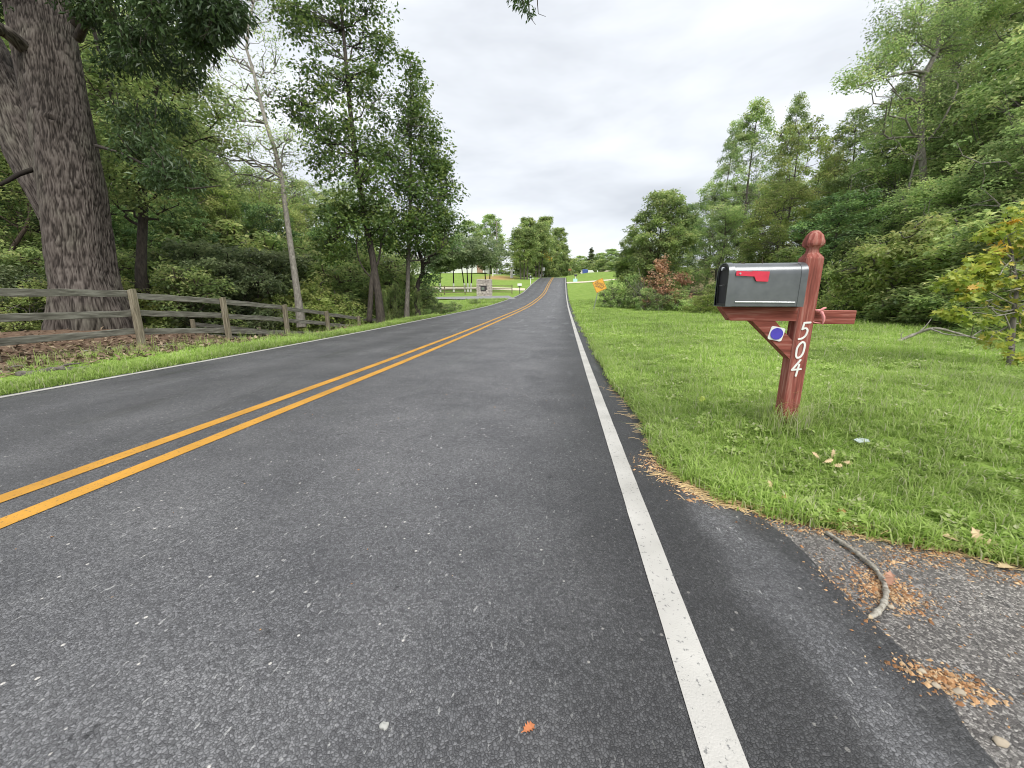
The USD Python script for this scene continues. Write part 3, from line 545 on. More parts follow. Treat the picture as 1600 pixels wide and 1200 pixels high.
# ------------------------------------------------------------------ the big oak
rng = np.random.default_rng(5)
oak_base = at(148, 508, 11.5)
oak_pts = [oak_base + [0, 0, -.5], oak_base, at(128, 420, 11.5), at(112, 300, 11.6), at(94, 190, 11.8), at(72, 70, 12.0), at(55, -60, 12.4), at(45, -330, 13)]
oak_axis = curve(oak_pts, 230); NS = 330
def barked(axis, rad, sides, amp, seed, flare=0.0, knots=()):
    p = axis; t = unit(np.gradient(p, axis=0)); a = unit(np.cross(t, [0, 1.0, 0])); b = np.cross(t, a)
    ang = np.arange(sides) * 2 * np.pi / sides; s = np.r_[0, np.cumsum(np.linalg.norm(np.diff(p, axis=0), axis=1))]
    A, S = np.meshgrid(ang, s); rr = rad[:, None] * np.ones_like(A)
    rr = rr * (1 + .05 * np.sin(3 * A + S * .35) + .035 * np.sin(5 * A - S * .5 + 1))
    low = np.clip(1 - (S - .5) / 1.5, 0, 1); rr = rr * (1 + flare * low ** 2 * (.55 + .45 * np.sin(6 * A + .8)))
    R0 = np.median(rad); cx, cy = np.cos(A) * R0, np.sin(A) * R0
    warp = .35 * (meshkit.fbm(np.stack([cx * 2, cy * 2, S * 1.6], -1), 3, seed) - .5)
    n1 = 1 - np.abs(2 * meshkit.noise(np.stack([(cx + warp * .5) * 25, (cy + warp * .5) * 25, S * 2.3], -1), seed + 1) - 1)
    n2 = 1 - np.abs(2 * meshkit.noise(np.stack([(cx + warp) * 46, (cy + warp) * 46, S * 7], -1), seed + 2) - 1)
    groove = np.clip(n1 ** 5 * .9 + n2 ** 5 * .5, 0, 1)
    rr = rr - amp * groove + .05 * (meshkit.fbm(np.stack([cx * 2.2, cy * 2.2, S * .8], -1), 3, seed + 6) - .5)
    for ka, ks, kr, kh in knots:
        dd = ((np.angle(np.exp(1j * (A - ka))) * R0) ** 2 + ((S - ks) * 1.3) ** 2) / kr ** 2
        rr = rr + kh * (np.exp(-dd) - 1.5 * np.exp(-dd * 7))
        groove = np.clip(groove + .9 * np.exp(-dd * 9), 0, 1)
    v = p[:, None] + rr[..., None] * (np.cos(A)[..., None] * a[:, None] + np.sin(A)[..., None] * b[:, None])
    n = len(p); i, j = np.meshgrid(np.arange(n - 1), np.arange(sides), indexing='ij'); k = (j + 1) % sides
    return (v.reshape(-1, 3), np.stack([i * sides + j, i * sides + k, (i + 1) * sides + k, (i + 1) * sides + j], -1).reshape(-1, 4)), (1 - groove).ravel(), (a, b)
S_ = np.linspace(0, 1, 230)
oak_rad = np.interp(S_, [0, .12, .3, .55, 1], [.80, .745, .72, .72, .60])
oak = thing('oak_tree', 'huge old oak with furrowed grey brown trunk leaning left behind the fence', 'tree', oak_base)
def sub(m, o): return (np.asarray(m[0]) - o, m[1])
to_cam = np.array([*(CAM - oak_base)[:2], 0]); 
def face_angle(axis, frame, k, world_dir):
    return math.atan2(world_dir @ frame[1][k], world_dir @ frame[0][k])
m_, sh_, fr = barked(oak_axis, oak_rad, NS, .045, 3, flare=.30)
slen = np.r_[0, np.cumsum(np.linalg.norm(np.diff(oak_axis, axis=0), axis=1))]
def knot(v_row, du, r, h):
    k = int(np.argmin(np.abs([proj_v - v_row for proj_v in [600 - F * ((q - CAM) @ UP) / ((q - CAM) @ FWD) for q in oak_axis]])))
    d_ = unit(unit(to_cam) + RIGHT * du); return (face_angle(oak_axis, fr, k, d_), slen[k], r, h)
m_, sh_, fr = barked(oak_axis, oak_rad, NS, .034, 3, flare=.34, knots=[knot(215, -.25, .20, .12), knot(312, .35, .17, .09), knot(120, .2, .12, .05), knot(400, -.5, .15, .05)])
tr = part(oak, 'trunk', sub(m_, oak_base), bark_oak, smooth=True, rnd=sh_)
fork = curve([at(100, 345, 11.75), at(72, 285, 12.0), at(40, 215, 12.3), at(0, 130, 12.7), at(-60, 20, 13.2), at(-140, -150, 14)], 110)
m_, sh_, _ = barked(fork, np.interp(np.linspace(0, 1, 110), [0, .2, 1], [.50, .66, .55]), 220, .04, 9)
part(oak, 'limb', sub(m_, oak_base), bark_oak, smooth=True, rnd=sh_)
stub = curve([at(48, 88, 11.6), at(28, 66, 11.1), at(2, 46, 10.7), at(-40, 30, 10.3)], 24)
m_, sh_, _ = barked(stub, np.interp(np.linspace(0, 1, 24), [0, 1], [.22, .14]), 50, .02, 12)
part(oak, 'limb', sub(m_, oak_base), bark_oak, smooth=True, rnd=sh_)
part(oak, 'limb', sub(tube(curve([at(62, 262, 11.4), at(30, 272, 10.9), at(0, 288, 10.4), at(-50, 300, 9.9)], 10), np.linspace(.07, .03, 10), 7), oak_base), bark_oak, smooth=True)
boughs = [[at(120, 40, 11.9), at(230, -160, 10), at(420, -330, 8.5), at(640, -330, 7.6), at(785, -200, 7.1), at(806, -80, 7.0), at(818, 8, 7.0)],
          [at(122, 60, 11.6), at(170, -10, 10.2), at(250, -60, 9.2), at(350, -60, 8.8), at(395, 5, 8.6)],
          [at(150, 228, 11.3), at(190, 240, 10.8), at(250, 270, 10.2), at(300, 295, 9.9), at(345, 290, 9.6)],
          [at(120, -20, 12), at(200, -120, 11), at(300, -160, 10.5), at(420, -140, 10)]]
bl = [np.linspace(.16, .012, 40), np.linspace(.12, .02, 24), np.linspace(.05, .012, 18), np.linspace(.14, .03, 20)]
for b_, r_ in zip(boughs, bl):
    part(oak, 'bough', sub(tube(curve(b_, len(r_)), r_, 7), oak_base), bark_dark, smooth=True)
oc = px_blobs(rng, [(160, 20, 10.5, 40, 40, 14), (215, 30, 10, 50, 50, 26), (270, 20, 9.3, 60, 45, 34), (320, 10, 9, 50, 42, 34), (345, 25, 8.7, 28, 30, 16), (250, 90, 10.2, 55, 22, 18), (310, 70, 9.6, 36, 22, 14), (180, 90, 10.8, 38, 30, 12), (120, -60, 11, 90, 50, 20), (60, -130, 12, 120, 60, 50), (-60, -60, 11, 100, 80, 50), (250, -160, 10, 120, 50, 50), (40, -60, 9.5, 90, 40, 30),
                    (230, 225, 10.6, 42, 24, 14), (275, 275, 10.2, 50, 26, 18), (200, 180, 11.2, 30, 22, 8), (250, 180, 11, 36, 18, 8), (330, -60, 9, 70, 40, 26), (70, 30, 11, 30, 40, 0)], .7)
oc = np.vstack([oc, [at(819, 4, 7.0), at(825, 14, 7.0), at(812, -8, 7.0), at(806, -4, 7.02), at(828, 22, 6.98), at(806, -80, 7.0), at(790, -130, 7.1)]])
lf, shd = leaves(oc, np.r_[np.full(len(oc) - 7, .34), .13, .13, .15, .15, .09, .3, .3], np.r_[np.full(len(oc) - 7, 46), 44, 44, 44, 40, 12, 40, 40], np.r_[np.full((len(oc) - 7) * 46, .17), np.full(264, .09)][:, None], rng, droop=.75, flat=.9, aspect=.34)
far_ = np.arange(len(oc)) >= len(oc) - 7
tw = []
for c in oc[::2]:
    tw.append(tube(curve([c + rng.normal(size=3) * .1 + [0, 0, .5], c + rng.normal(size=3) * .1, c + rng.normal(size=3) * .2 - [0, 0, .2]], 5), np.linspace(.012, .004, 5), 4))
part(oak, 'twigs', sub(join(tw), oak_base), bark_dark, kind='stuff')
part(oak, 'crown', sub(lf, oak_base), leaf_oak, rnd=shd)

# ------------------------------------------------------------------ the clump of dark trees beside the road
def clump_tree(name, label, trunk_px, r0, r1, blobs, n_each, leaf, mat, bark, seed, ratio=.8, limbs=22, crad=.55, lo=.25, extra=(), aspect=.62, droop=.35, flat=.7):
    rg = np.random.default_rng(seed)
    tr_ = [at(*q) for q in trunk_px]; tr_.insert(0, tr_[0] + [0, 0, -.3])
    c = px_blobs(rg, blobs, ratio, .1)
    w, l, s = make_tree(rg, tr_, r0, r1, c, crad * rg.uniform(.7, 1.3, len(c)), n_each, leaf, limbs=limbs, lo=lo, sides=10, droop=droop, aspect=aspect, flat=flat)
    o = tr_[1]; t = thing(name, label, 'tree', o)
    part(t, 'trunk', sub(w, o), bark, smooth=True)
    for nm, pts, ra, rb in extra:
        part(t, nm, sub(tube(curve([at(*q) for q in pts], 16), np.linspace(ra, rb, 16), 8), o), bark, smooth=True)
    part(t, 'crown', sub(l, o), mat, rnd=s)
    return t
clump_tree('maple_tree', 'tall dark leaved tree with twisted double trunk at the end of the fence', [(596, 503, 18), (592, 470, 18), (586, 420, 18), (577, 380, 18), (569, 330, 18.1), (557, 260, 18.3), (548, 180, 18.6), (540, 90, 19), (530, -20, 19.5), (518, -130, 20)], .17, .05,
           [(500, 30, 18.5, 75, 45, 46), (560, 15, 19, 55, 45, 30), (590, 70, 18.8, 30, 28, 16), (470, 20, 18.8, 40, 30, 14), (455, 165, 18.3, 42, 36, 24), (505, 130, 18.6, 45, 45, 30), (570, 130, 18.6, 50, 40, 34), (520, 200, 18.4, 50, 40, 36), (585, 200, 18, 42, 40, 26), (495, 240, 18.2, 34, 36, 18), (560, 270, 17.7, 60, 45, 44), (540, 340, 17.6, 50, 40, 30), (520, 385, 18, 34, 30, 18), (590, 340, 17.6, 45, 45, 30), (520, -70, 19.5, 80, 60, 40)], 40, .17, leaf_maple, bark_dark, 31,
           extra=[('stem', [(577, 503, 17.9), (579, 470, 17.9), (582, 430, 17.95), (584, 418, 18)], .13, .10), ('bough', [(578, 432, 17.9), (562, 408, 17.7), (557, 385, 17.6), (560, 365, 17.6)], .035, .02), ('bough', [(583, 425, 18), (592, 405, 18.2), (596, 378, 18.3), (606, 358, 18.4)], .06, .03)])
clump_tree('young_maple_tree', 'dark green pyramid shaped tree on a slim straight trunk by the road', [(635, 501, 20), (637, 460, 20), (638, 400, 20), (640, 330, 20), (642, 240, 20.2), (642, 150, 20.5), (641, 92, 20.7)], .125, .02,
           [(641, 105, 20.6, 14, 22, 12), (650, 150, 20.5, 30, 30, 24), (640, 200, 20.4, 48, 36, 40), (665, 240, 20, 48, 40, 44), (620, 260, 19.8, 55, 40, 40), (670, 300, 19.8, 52, 40, 48), (690, 280, 20, 26, 30, 14), (630, 330, 19.6, 62, 42, 52), (690, 345, 19.8, 36, 34, 30), (655, 370, 19.6, 62, 28, 44), (600, 380, 19.8, 36, 22, 20)], 42, .17, leaf_maple, bark_grey, 32)
clump_tree('crooked_tree', 'dark tree with crooked vine clad trunk, rightmost of the roadside clump', [(654, 496, 21), (651, 470, 21), (653, 445, 21), (662, 420, 21), (659, 405, 21), (651, 380, 21), (652, 350, 21), (660, 310, 21.4)], .16, .05,
           [(690, 330, 21.2, 36, 30, 28), (700, 375, 21.5, 22, 16, 12), (660, 395, 21.5, 30, 18, 16), (672, 432, 21, 14, 16, 14), (640, 300, 21.6, 30, 26, 14)], 36, .14, leaf_dark, bark_dark, 33, extra=[('bough', [(658, 424, 21), (664, 416, 20.9), (668, 410, 20.8)], .05, .02)], limbs=10)
for k_, (u, v, d, w) in enumerate([(651, 478, 20.7, 16), (600, 480, 18.9, 16), (618, 470, 20.5, 26)]):
    plant('shrub', u, v - 26, d, w, label=['leafy vine tangle round the crooked trunk', 'undergrowth just right of the twisted double trunk', 'undergrowth between the twisted trunk and the slim straight one'][k_])
clump_tree('pale_tree', 'tall thin pale trunk with sparse small leaves leaning left behind the fence', [(470, 500, 16), (462, 440, 16), (448, 340, 16.1), (438, 265, 16.2), (415, 190, 16.4), (398, 120, 16.7), (385, 60, 17), (392, 20, 17.2), (408, -30, 17.6)], .145, .03,
           [(345, 60, 17, 50, 60, 34), (420, 90, 17, 40, 70, 26), (370, 160, 16.6, 60, 50, 40), (400, 230, 16.4, 60, 40, 36), (335, 230, 16.4, 50, 40, 26), (460, 230, 16.2, 35, 40, 18), (440, 300, 16, 45, 30, 20), (380, 290, 16, 40, 26, 14), (390, -20, 17.4, 70, 40, 30)], 34, .095, leaf_olive, bark_pale, 34, limbs=26, crad=.5, lo=.4,
           extra=[('limb', [(438, 268, 16.2), (441, 240, 16.2), (446, 225, 16.1), (457, 218, 16), (457, 206, 16)], .035, .012), ('limb', [(385, 62, 17), (372, 35, 17.1), (365, 0, 17.2), (355, -40, 17.3)], .05, .02), ('limb', [(408, 198, 16.4), (385, 196, 16.3), (372, 202, 16.2), (368, 212, 16.1)], .025, .01)], aspect=.55, flat=.9)
clump_tree('leaning_tree', 'dark forked trunk rising through the leaves between the oak and pale tree', [(222, 450, 14), (221, 400, 14), (224, 340, 14), (222, 260, 14.2), (232, 190, 14.4), (246, 130, 14.8), (258, 112, 15), (250, 60, 15.4)], .17, .06,
           [(200, 120, 14, 40, 50, 34), (240, 60, 14.5, 60, 50, 44), (290, 130, 14.2, 50, 34, 30), (210, 210, 13.6, 36, 40, 26), (270, 200, 13.8, 60, 40, 38), (330, 170, 14.2, 44, 20, 18), (230, 290, 13.6, 50, 40, 34), (300, 250, 13.8, 36, 20, 16), (345, 220, 14, 30, 12, 8), (160, 250, 13.8, 30, 60, 24)], 44, .13, leaf_wood, bark_dark, 35,
           extra=[('limb', [(224, 340, 14), (206, 250, 13.9), (178, 160, 13.9), (150, 60, 14), (140, 20, 14)], .10, .05), ('limb', [(246, 132, 14.8), (238, 105, 14.8), (236, 90, 14.9), (240, 40, 15)], .05, .03)], limbs=20)
# ---- the tall tree with a bough reaching left at the top right
clump_tree('overhanging_tree', 'tall pale trunked tree with a long bough reaching left at top right', [(1450, 480, 20), (1448, 380, 20), (1442, 260, 20), (1438, 180, 20), (1440, 130, 20), (1457, 100, 20), (1466, 70, 20), (1470, 20, 20.3), (1480, -60, 21)], .21, .07,
           [(1350, 118, 18.5, 34, 14, 20), (1385, 95, 19, 40, 24, 34), (1420, 60, 19.3, 55, 34, 46), (1445, 20, 19.6, 75, 34, 60), (1500, 60, 20, 50, 40, 40), (1440, 150, 20, 50, 28, 26), (1400, 190, 20.5, 60, 34, 30), (1480, 140, 20, 45, 45, 30), (1460, -50, 20, 90, 40, 40), (1540, 0, 20, 60, 60, 40)], 60, .125, leaf_olive, bark_pale, 36, limbs=10, lo=.45, aspect=.5,
           extra=[('bough', [(1448, 114, 20), (1425, 112, 19.6), (1400, 118, 19.2), (1372, 124, 18.8), (1340, 134, 18.4)], .07, .02), ('bough', [(1466, 90, 20), (1440, 72, 19.6), (1430, 60, 19.4)], .05, .02), ('limb', [(1450, 220, 19.8), (1478, 180, 19.2), (1492, 150, 19), (1497, 132, 19), (1488, 126, 19)], .06, .03)])

# ------------------------------------------------------------------ young turning tree on the right, brown dead shrub
rg = np.random.default_rng(41)
sb = at(1578, 575, 5.5); sb[2] = float(ground_z(sb[0], sb[1])) - .05
sap = thing('turning_sapling', 'young tree with yellow and orange lobed leaves at the right edge of the lawn', 'tree', sb)
st_ = curve([sb, at(1583, 500, 5.5), at(1588, 440, 5.55), at(1582, 400, 5.6), at(1570, 360, 5.6)], 20)
part(sap, 'trunk', sub(tube(st_, np.linspace(.038, .008, 20), 8), sb), bark_grey, smooth=True)
bt = []
for (k, tips) in [(4, [(1530, 520), (1500, 480), (1540, 510)]), (6, [(1490, 455), (1500, 490)]), (8, [(1540, 470), (1500, 430)]), (9, [(1600, 470), (1640, 420)]), (11, [(1520, 440), (1560, 430)]), (13, [(1540, 390), (1620, 380)]), (15, [(1550, 370), (1590, 360)]), (3, [(1620, 530), (1545, 545)]), (7, [(1650, 480), (1480, 500)])]:
    for tu, tv in tips:
        bt.append(branch_to(st_[k], unit(rg.normal(size=3) * .4 + [0, 0, .3]), at(tu, tv, 5.5 + rg.normal() * .25), .013, .004, rg, 7, 5, .05)[0])
part(sap, 'branches', sub(join(bt), sb), bark_pale, smooth=True)
lc = px_blobs(rg, [(1495, 440, 5.4, 22, 12, 18), (1535, 420, 5.5, 26, 14, 21), (1550, 365, 5.6, 16, 12, 14), (1570, 355, 5.6, 14, 10, 11), (1600, 380, 5.6, 22, 30, 21), (1545, 400, 5.5, 20, 12, 11), (1490, 490, 5.3, 16, 8, 12), (1555, 440, 5.4, 24, 12, 14), (1600, 440, 5.5, 20, 20, 12), (1535, 500, 5.3, 14, 10, 7), (1600, 560, 5.2, 16, 12, 9), (1570, 470, 5.6, 30, 30, 9), (1595, 330, 5.7, 14, 20, 7), (1600, 500, 5.5, 20, 24, 12), (1555, 530, 5.3, 18, 16, 8), (1510, 460, 5.35, 14, 10, 6), (1590, 590, 5.1, 16, 8, 5)], .8, 0)
l_, s_ = leaves(lc, .13, 8, .082, rg, droop=.35, lobed=True, up=.8)
part(sap, 'crown', sub(l_, sb), leaf_gold, rnd=s_)
lc = px_blobs(rg, [(1575, 350, 5.6, 10, 8, 4), (1560, 385, 5.55, 16, 12, 7), (1520, 445, 5.4, 18, 8, 4)], .8, 0)
l_, s_ = leaves(lc, .09, 4, .09, rg, droop=.6, lobed=True)
part(sap, 'orange_leaves', sub(l_, sb), leaf_amber, rnd=s_)

bp = at(1040, 486, 29); bp[2] = float(ground_z(bp[0], bp[1]))
c = px_blobs(rg, [(1036, 412, 29, 14, 14, 16), (1030, 440, 28.8, 26, 20, 34), (1050, 462, 28.6, 34, 14, 30), (1062, 435, 29, 18, 8, 12), (1025, 468, 28.6, 22, 12, 18), (1075, 440, 29, 12, 5, 5)], .8, 0)
w, l, s = make_tree(rg, [bp - [0, 0, .2], bp, at(1040, 455, 29), at(1037, 405, 29)], .07, .015, c, .34, 26, .16, limbs=14, lo=.1)
t = thing('dead_shrub', 'shrub of dry rust brown leaves beyond the lawn, right of the diamond sign', 'shrub', bp)
part(t, 'trunk', sub(w, bp), bark_brown, smooth=True); part(t, 'crown', sub(l, bp), leaf_rust, rnd=s)
# bare grey twigs left of it
bp = at(1003, 470, 30); bp[2] = float(ground_z(bp[0], bp[1]))
whole('bare_bush', join([branch_to(bp, [0, 0, 1], at(1003 + rg.normal() * 14, 440 + rg.normal() * 8, 30 + rg.normal() * .5), .025, .008, rg, 5, 4)[0] for _ in range(26)]), bark_pale, 'leafless grey twiggy bush left of the brown dead shrub', 'bush')
# amber streak in the far roadside tree is a turning vine
av = at(852, 400, 112); c = px_blobs(rg, [(848, 386, 112, 4, 6, 14), (853, 396, 112, 4, 6, 14), (858, 404, 112, 4, 4, 10)], .6, 0)
l_, s_ = leaves(c, .8, 26, .4, rg); tv = thing('turning_vine', 'orange yellow vine streak on the trees left of the crest', 'vine', av); part(tv, 'stem', sub(tube(curve([at(846, 425, 111), at(848, 390, 111.5), at(858, 404, 112)], 8), .08, 5), av), bark_dark); part(tv, 'leaves', sub(l_, av), leaf_amber, rnd=s_)

# fallen dead limb at the wood edge, bare twigs
def limb_thing(name, label, paths, mat, cat='branch'):
    allp = np.array([q for p_, _, _ in paths for q in p_]); o = allp.mean(0); o = np.array([o[0], o[1], allp[:, 2].min()])
    t = thing(name, label, cat, o)
    for i_, (p_, a_, b_) in enumerate(paths):
        part(t, 'branch' if i_ == 0 else 'twig', sub(tube(curve(p_, 22), np.linspace(a_, b_, 22) * (1 + .18 * np.sin(np.arange(22) * 2.1)), 7), o), mat, smooth=True)
    return t
def on_ground(u, v, lift=0.0):
    r_ = FWD + RIGHT * (u - 800) / F - UP * (v - 600) / F; lo_, hi_ = .5, 120.0
    for _ in range(60):
        md = (lo_ + hi_) / 2; q = CAM + md * r_
        if q[2] > float(ground_z(q[0], q[1])) + lift: lo_ = md
        else: hi_ = md
    return CAM + hi_ * r_
g0 = on_ground(1402, 534, .02); dd = (g0 - CAM) @ FWD
limb_thing('fallen_branch', 'bare grey dead limb lying arched on the lawn before the wood', [([g0, at(1430, 522, dd), at(1460, 513, dd - .2), at(1500, 522, dd - .3), at(1560, 540, dd - .4)], .035, .012), ([at(1436, 519, dd), at(1450, 505, dd), at(1455, 498, dd)], .014, .005), ([at(1455, 514, dd - .2), at(1470, 520, dd - .5), at(1520, 526, dd - .6)], .018, .006), ([at(1410, 531, dd), at(1408, 525, dd), at(1412, 518, dd)], .012, .005)], bark_pale)

# ------------------------------------------------------------------ rail fence along the left verge
posts = [(-9.59, 5.31, 1.29), (-9.66, 7.78, 1.28), (-9.64, 10.12, 1.10), (-9.60, 12.55, .86), (-9.6, 14.96, .56), (-9.55, 17.38, .25), (-9.55, 19.8, -.02), (-9.59, 2.9, 1.31)]
rg = np.random.default_rng(51)
fence = thing('rail_fence', 'weathered grey three rail wooden fence along the left verge below the oak', 'fence', (-9.6, 7.78, 0))
fo = np.array([-9.6, 7.78, 0])
def beam(p, q, w, h, side, rg, n=9):
    """a sawn board from p to q, slightly uneven"""
    p, q = np.asarray(p, float), np.asarray(q, float); t = np.linspace(0, 1, n); c = p + (q - p) * t[:, None]
    c[:, 2] += rg.normal(size=n) * .004; up = np.array([0, 0, 1.0]); side = unit(side)
    r = .16 * min(w, h); prof = np.array([(-w / 2 + r, -h / 2), (w / 2 - r, -h / 2), (w / 2, -h / 2 + r), (w / 2, h / 2 - r), (w / 2 - r, h / 2), (-w / 2 + r, h / 2), (-w / 2, h / 2 - r), (-w / 2, -h / 2 + r)])
    return loft([c[i_] + side * (prof[:, :1] * (1 + rg.normal() * .02)) + up * (prof[:, 1:] * (1 + rg.normal() * .03)) for i_ in range(n)])
for x, y, z in posts:
    zg = float(ground_z(x, y)); lean = rg.normal(size=2) * .018
    c = np.array([[x - lean[0], y - lean[1], zg - .3], [x, y, z - .02], [x + .005, y + .004, z]])
    s_ = .062; oct_ = np.array([(-1, -.75), (-.75, -1), (.75, -1), (1, -.75), (1, .75), (.75, 1), (-.75, 1), (-1, .75)]) * s_
    secs = [np.c_[c[0, :2] + oct_, np.full(8, c[0, 2])], np.c_[c[0, :2] * .5 + c[1, :2] * .5 + oct_ * 1.02, np.full(8, (c[0, 2] + c[1, 2]) / 2)], np.c_[c[1, :2] + oct_, np.full(8, c[1, 2]) + .012 * oct_[:, 0] / s_], np.c_[c[2, :2] + oct_ * .86, np.full(8, c[2, 2]) + .014 * oct_[:, 0] / s_]]
    part(fence, 'post', sub(loft(secs), fo), post_wood, smooth=35)
posts.sort(key=lambda q: q[1])
for a_, b_ in zip(posts[:-1], posts[1:]):
    for k_, dz in enumerate((.09, .51, .93)):
        p = np.array([a_[0] - .088, a_[1] - .05, a_[2] - dz - .02 + rg.normal() * .012]); q = np.array([b_[0] - .088, b_[1] + .05, b_[2] - dz - .02 + rg.normal() * .012])
        p[0] -= .012 * (k_ % 2); q[0] -= .012 * (k_ % 2)
        part(fence, 'rail', sub(beam(p, q, .04, .14, (1, 0, 0), rg), fo), rail_wood, smooth=35)
# a second, older fence further down in the wood
pts2 = [(-12.2, 11.5, .35), (-12.1, 14.2, -.1), (-11.9, 17.0, -.45), (-11.6, 19.6, -.55)]
f2 = thing('old_fence', 'older low board fence in the shade just behind the rail fence', 'fence', (-12, 14, 0)); fo2 = np.array([-12, 14, 0])
for x, y, z in pts2:
    part(f2, 'post', sub(beam((x, y, z), (x + .01, y + .01, z - 1.6), .10, .10, (1, 0, 0), rg, 3) if False else bevel_box((.1, .1, 1.5), (x, y, z - .7), .01), fo2), post_wood) if False else part(f2, 'post', sub((np.asarray(bevel_box((.1, .1, 1.5), (x, y, z - .7), .01).vertices), np.asarray(bevel_box((.1, .1, 1.5), (x, y, z - .7), .01).faces)), fo2), post_wood)
for a_, b_ in zip(pts2[:-1], pts2[1:]):
    for dz in (.1, .45): part(f2, 'rail', sub(beam(np.array(a_) - [.075, 0, dz], np.array(b_) - [.075, 0, dz], .035, .13, (1, 0, 0), rg), fo2), rail_wood, smooth=35)

# ------------------------------------------------------------------ the mailbox on its red post
steel = rough_mat('mailbox_grey_enamel', (.125, .133, .14), (.18, .19, .197), scale=(7, 7, 7), rough=.30, bump=.04, dist=.004, spec=.6, metallic=.5)
dark_in = plain('mailbox_inside', (.02, .02, .022), .6); silver = plain('bright_aluminium', (.55, .56, .58), .3, .7)
flag_red = plain('flag_red_plastic', (.62, .035, .07), .4); violet = plain('reflector_violet', (.075, .055, .42), .25); white_p = plain('white_plastic', (.78, .78, .76), .4); black_p = plain('black_plastic', (.02, .02, .02), .4); pink = plain('pink_ribbon', (.72, .28, .28), .7)
MX, MY = 1.692, 3.036; mz = float(ground_z(MX, MY)); mo = np.array([MX, MY, mz])
mb = thing('mailbox', 'grey metal mailbox with red flag on a red wooden post numbered 504', 'mailbox', mo)
h_ = .056; oct_ = np.array([(-1, -.86), (-.86, -1), (.86, -1), (1, -.86), (1, .86), (.86, 1), (-.86, 1), (-1, .86)])
def octs(w, z, ch=None):
    o_ = oct_ if ch is None else np.array([(-1, -ch), (-ch, -1), (ch, -1), (1, -ch), (1, ch), (ch, 1), (-ch, 1), (-1, ch)])
    return np.c_[MX + o_[:, 0] * w, MY + o_[:, 1] * w, np.full(8, z)]
post = part(mb, 'post', sub(loft([octs(h_, mz - .3), octs(h_, .8), octs(h_, 1.355), octs(h_ * .97, 1.366), octs(.045, 1.385, .7), octs(.034, 1.40, .6), octs(.031, 1.42, .6)]), mo), red_post, smooth=25)
part(post, 'finial', sub(loft([octs(.031, 1.42, .6), octs(.034, 1.432, .6), octs(.050, 1.445, .62), octs(.055, 1.458, .62), octs(.054, 1.476, .6), octs(.044, 1.515, .5), octs(.026, 1.540, .4), octs(.016, 1.545, .4)]), mo), red_post, smooth=25)
# beam through the post, its lower left corner cut at a slant
armp = Polygon([(1.125, 1.036), (1.636, 1.036), (1.636, .938), (1.20, .938)])
part(mb, 'arm', sub(extrude(armp, .094, ((0, MY + .047, 0), (1, 0, 0), (0, 0, 1), (0, -1, 0))), mo), red_beam)
part(mb, 'arm_end', sub(bevel_box((.27, .09, .094), (1.883, MY + .006, .966), .004), mo) if False else ((np.asarray(bevel_box((.27, .09, .094), (1.883, MY + .006, .966), .004).vertices) - mo), np.asarray(bevel_box((.27, .09, .094), (1.883, MY + .006, .966), .004).faces)), red_beam)
br = Polygon([(1.345, .938), (1.50, .938), (1.636, .795), (1.636, .665)])
part(mb, 'brace', sub(extrude(br, .088, ((0, MY + .044, 0), (1, 0, 0), (0, 0, 1), (0, -1, 0))), mo), red_beam)
# digits, brushed italic strokes
dig = {'5': [[(.062, .118), (.024, .115), (.017, .070)], [(.017, .070), (.040, .078), (.052, .060), (.046, .030), (.020, .004), (.004, .001)]],
       '0': [[(.040, .118), (.020, .100), (.008, .062), (.009, .022), (.022, .003), (.040, .012), (.055, .052), (.057, .092), (.048, .115), (.040, .118)]],
       '4': [[(.050, .116), (.004, .042), (.062, .050)], [(.046, .082), (.036, .0)]]}
for ch, cx_, cz_ in (('5', 1.692, .812), ('0', 1.686, .675), ('4', 1.680, .548)):
    g_ = shapely.union_all([LineString(curve([(x, y, 0) for x, y in s2], 24)[:, :2] if len(s2) > 3 else s2).buffer(.0062) for s2 in dig[ch]])
    part(mb, 'digit', sub(extrude(g_, .004, ((cx_ - .032, MY - h_, cz_), (1, 0, 0), (0, 0, 1), (0, -1, 0))), mo), white_p)
rp = sbox(-.048, -.048, .048, .048).buffer(-.014).buffer(.014)
rf = part(mb, 'reflector', sub(extrude(rp, .005, ((1.518, MY - .0442, .848), (.98, 0, -.2), (.2, 0, .98), (0, -1, 0))), mo), white_p)
part(rf, 'disc', sub(extrude(Point(0, 0).buffer(.041, 24), .005, ((1.518, MY - .0492, .848), (1, 0, 0), (0, 0, 1), (0, -1, 0))), mo), violet)
# box: arched shell, open towards the road with the door ajar
def arch(w, z0, z1, zt, n=18):
    a = np.linspace(0, np.pi, n); return [(w, z0)] + [(w * np.cos(t), z1 + (zt - z1) * np.sin(t) ** .8) for t in a] + [(-w, z0)]
BW, Z0, Z1, ZT = .105, 1.0405, 1.255, 1.337
outer = Polygon(arch(BW, Z0, Z1, ZT)); inner = Polygon(arch(BW - .003, Z0 + .003, Z1, ZT - .003))
fr_ = lambda x: ((x, MY, 0), (0, 1, 0), (0, 0, 1), (1, 0, 0))
def arched(poly, x0, x1): return sub(extrude(poly, x1 - x0, fr_(x0)), mo)
shell = part(mb, 'box', arched(outer.difference(inner), 1.13, 1.618), steel, smooth=30)
part(shell, 'back_panel', arched(Polygon(arch(BW + .003, Z0 - .002, Z1, ZT + .003)), 1.59, 1.632), steel, smooth=30)
part(shell, 'front_rim', arched(Polygon(arch(BW + .004, Z0 - .002, Z1, ZT + .004)).difference(inner), 1.128, 1.168), steel, smooth=30)
part(shell, 'lining', arched(Polygon(arch(BW - .004, Z0 + .004, Z1, ZT - .004)), 1.30, 1.315), dark_in)
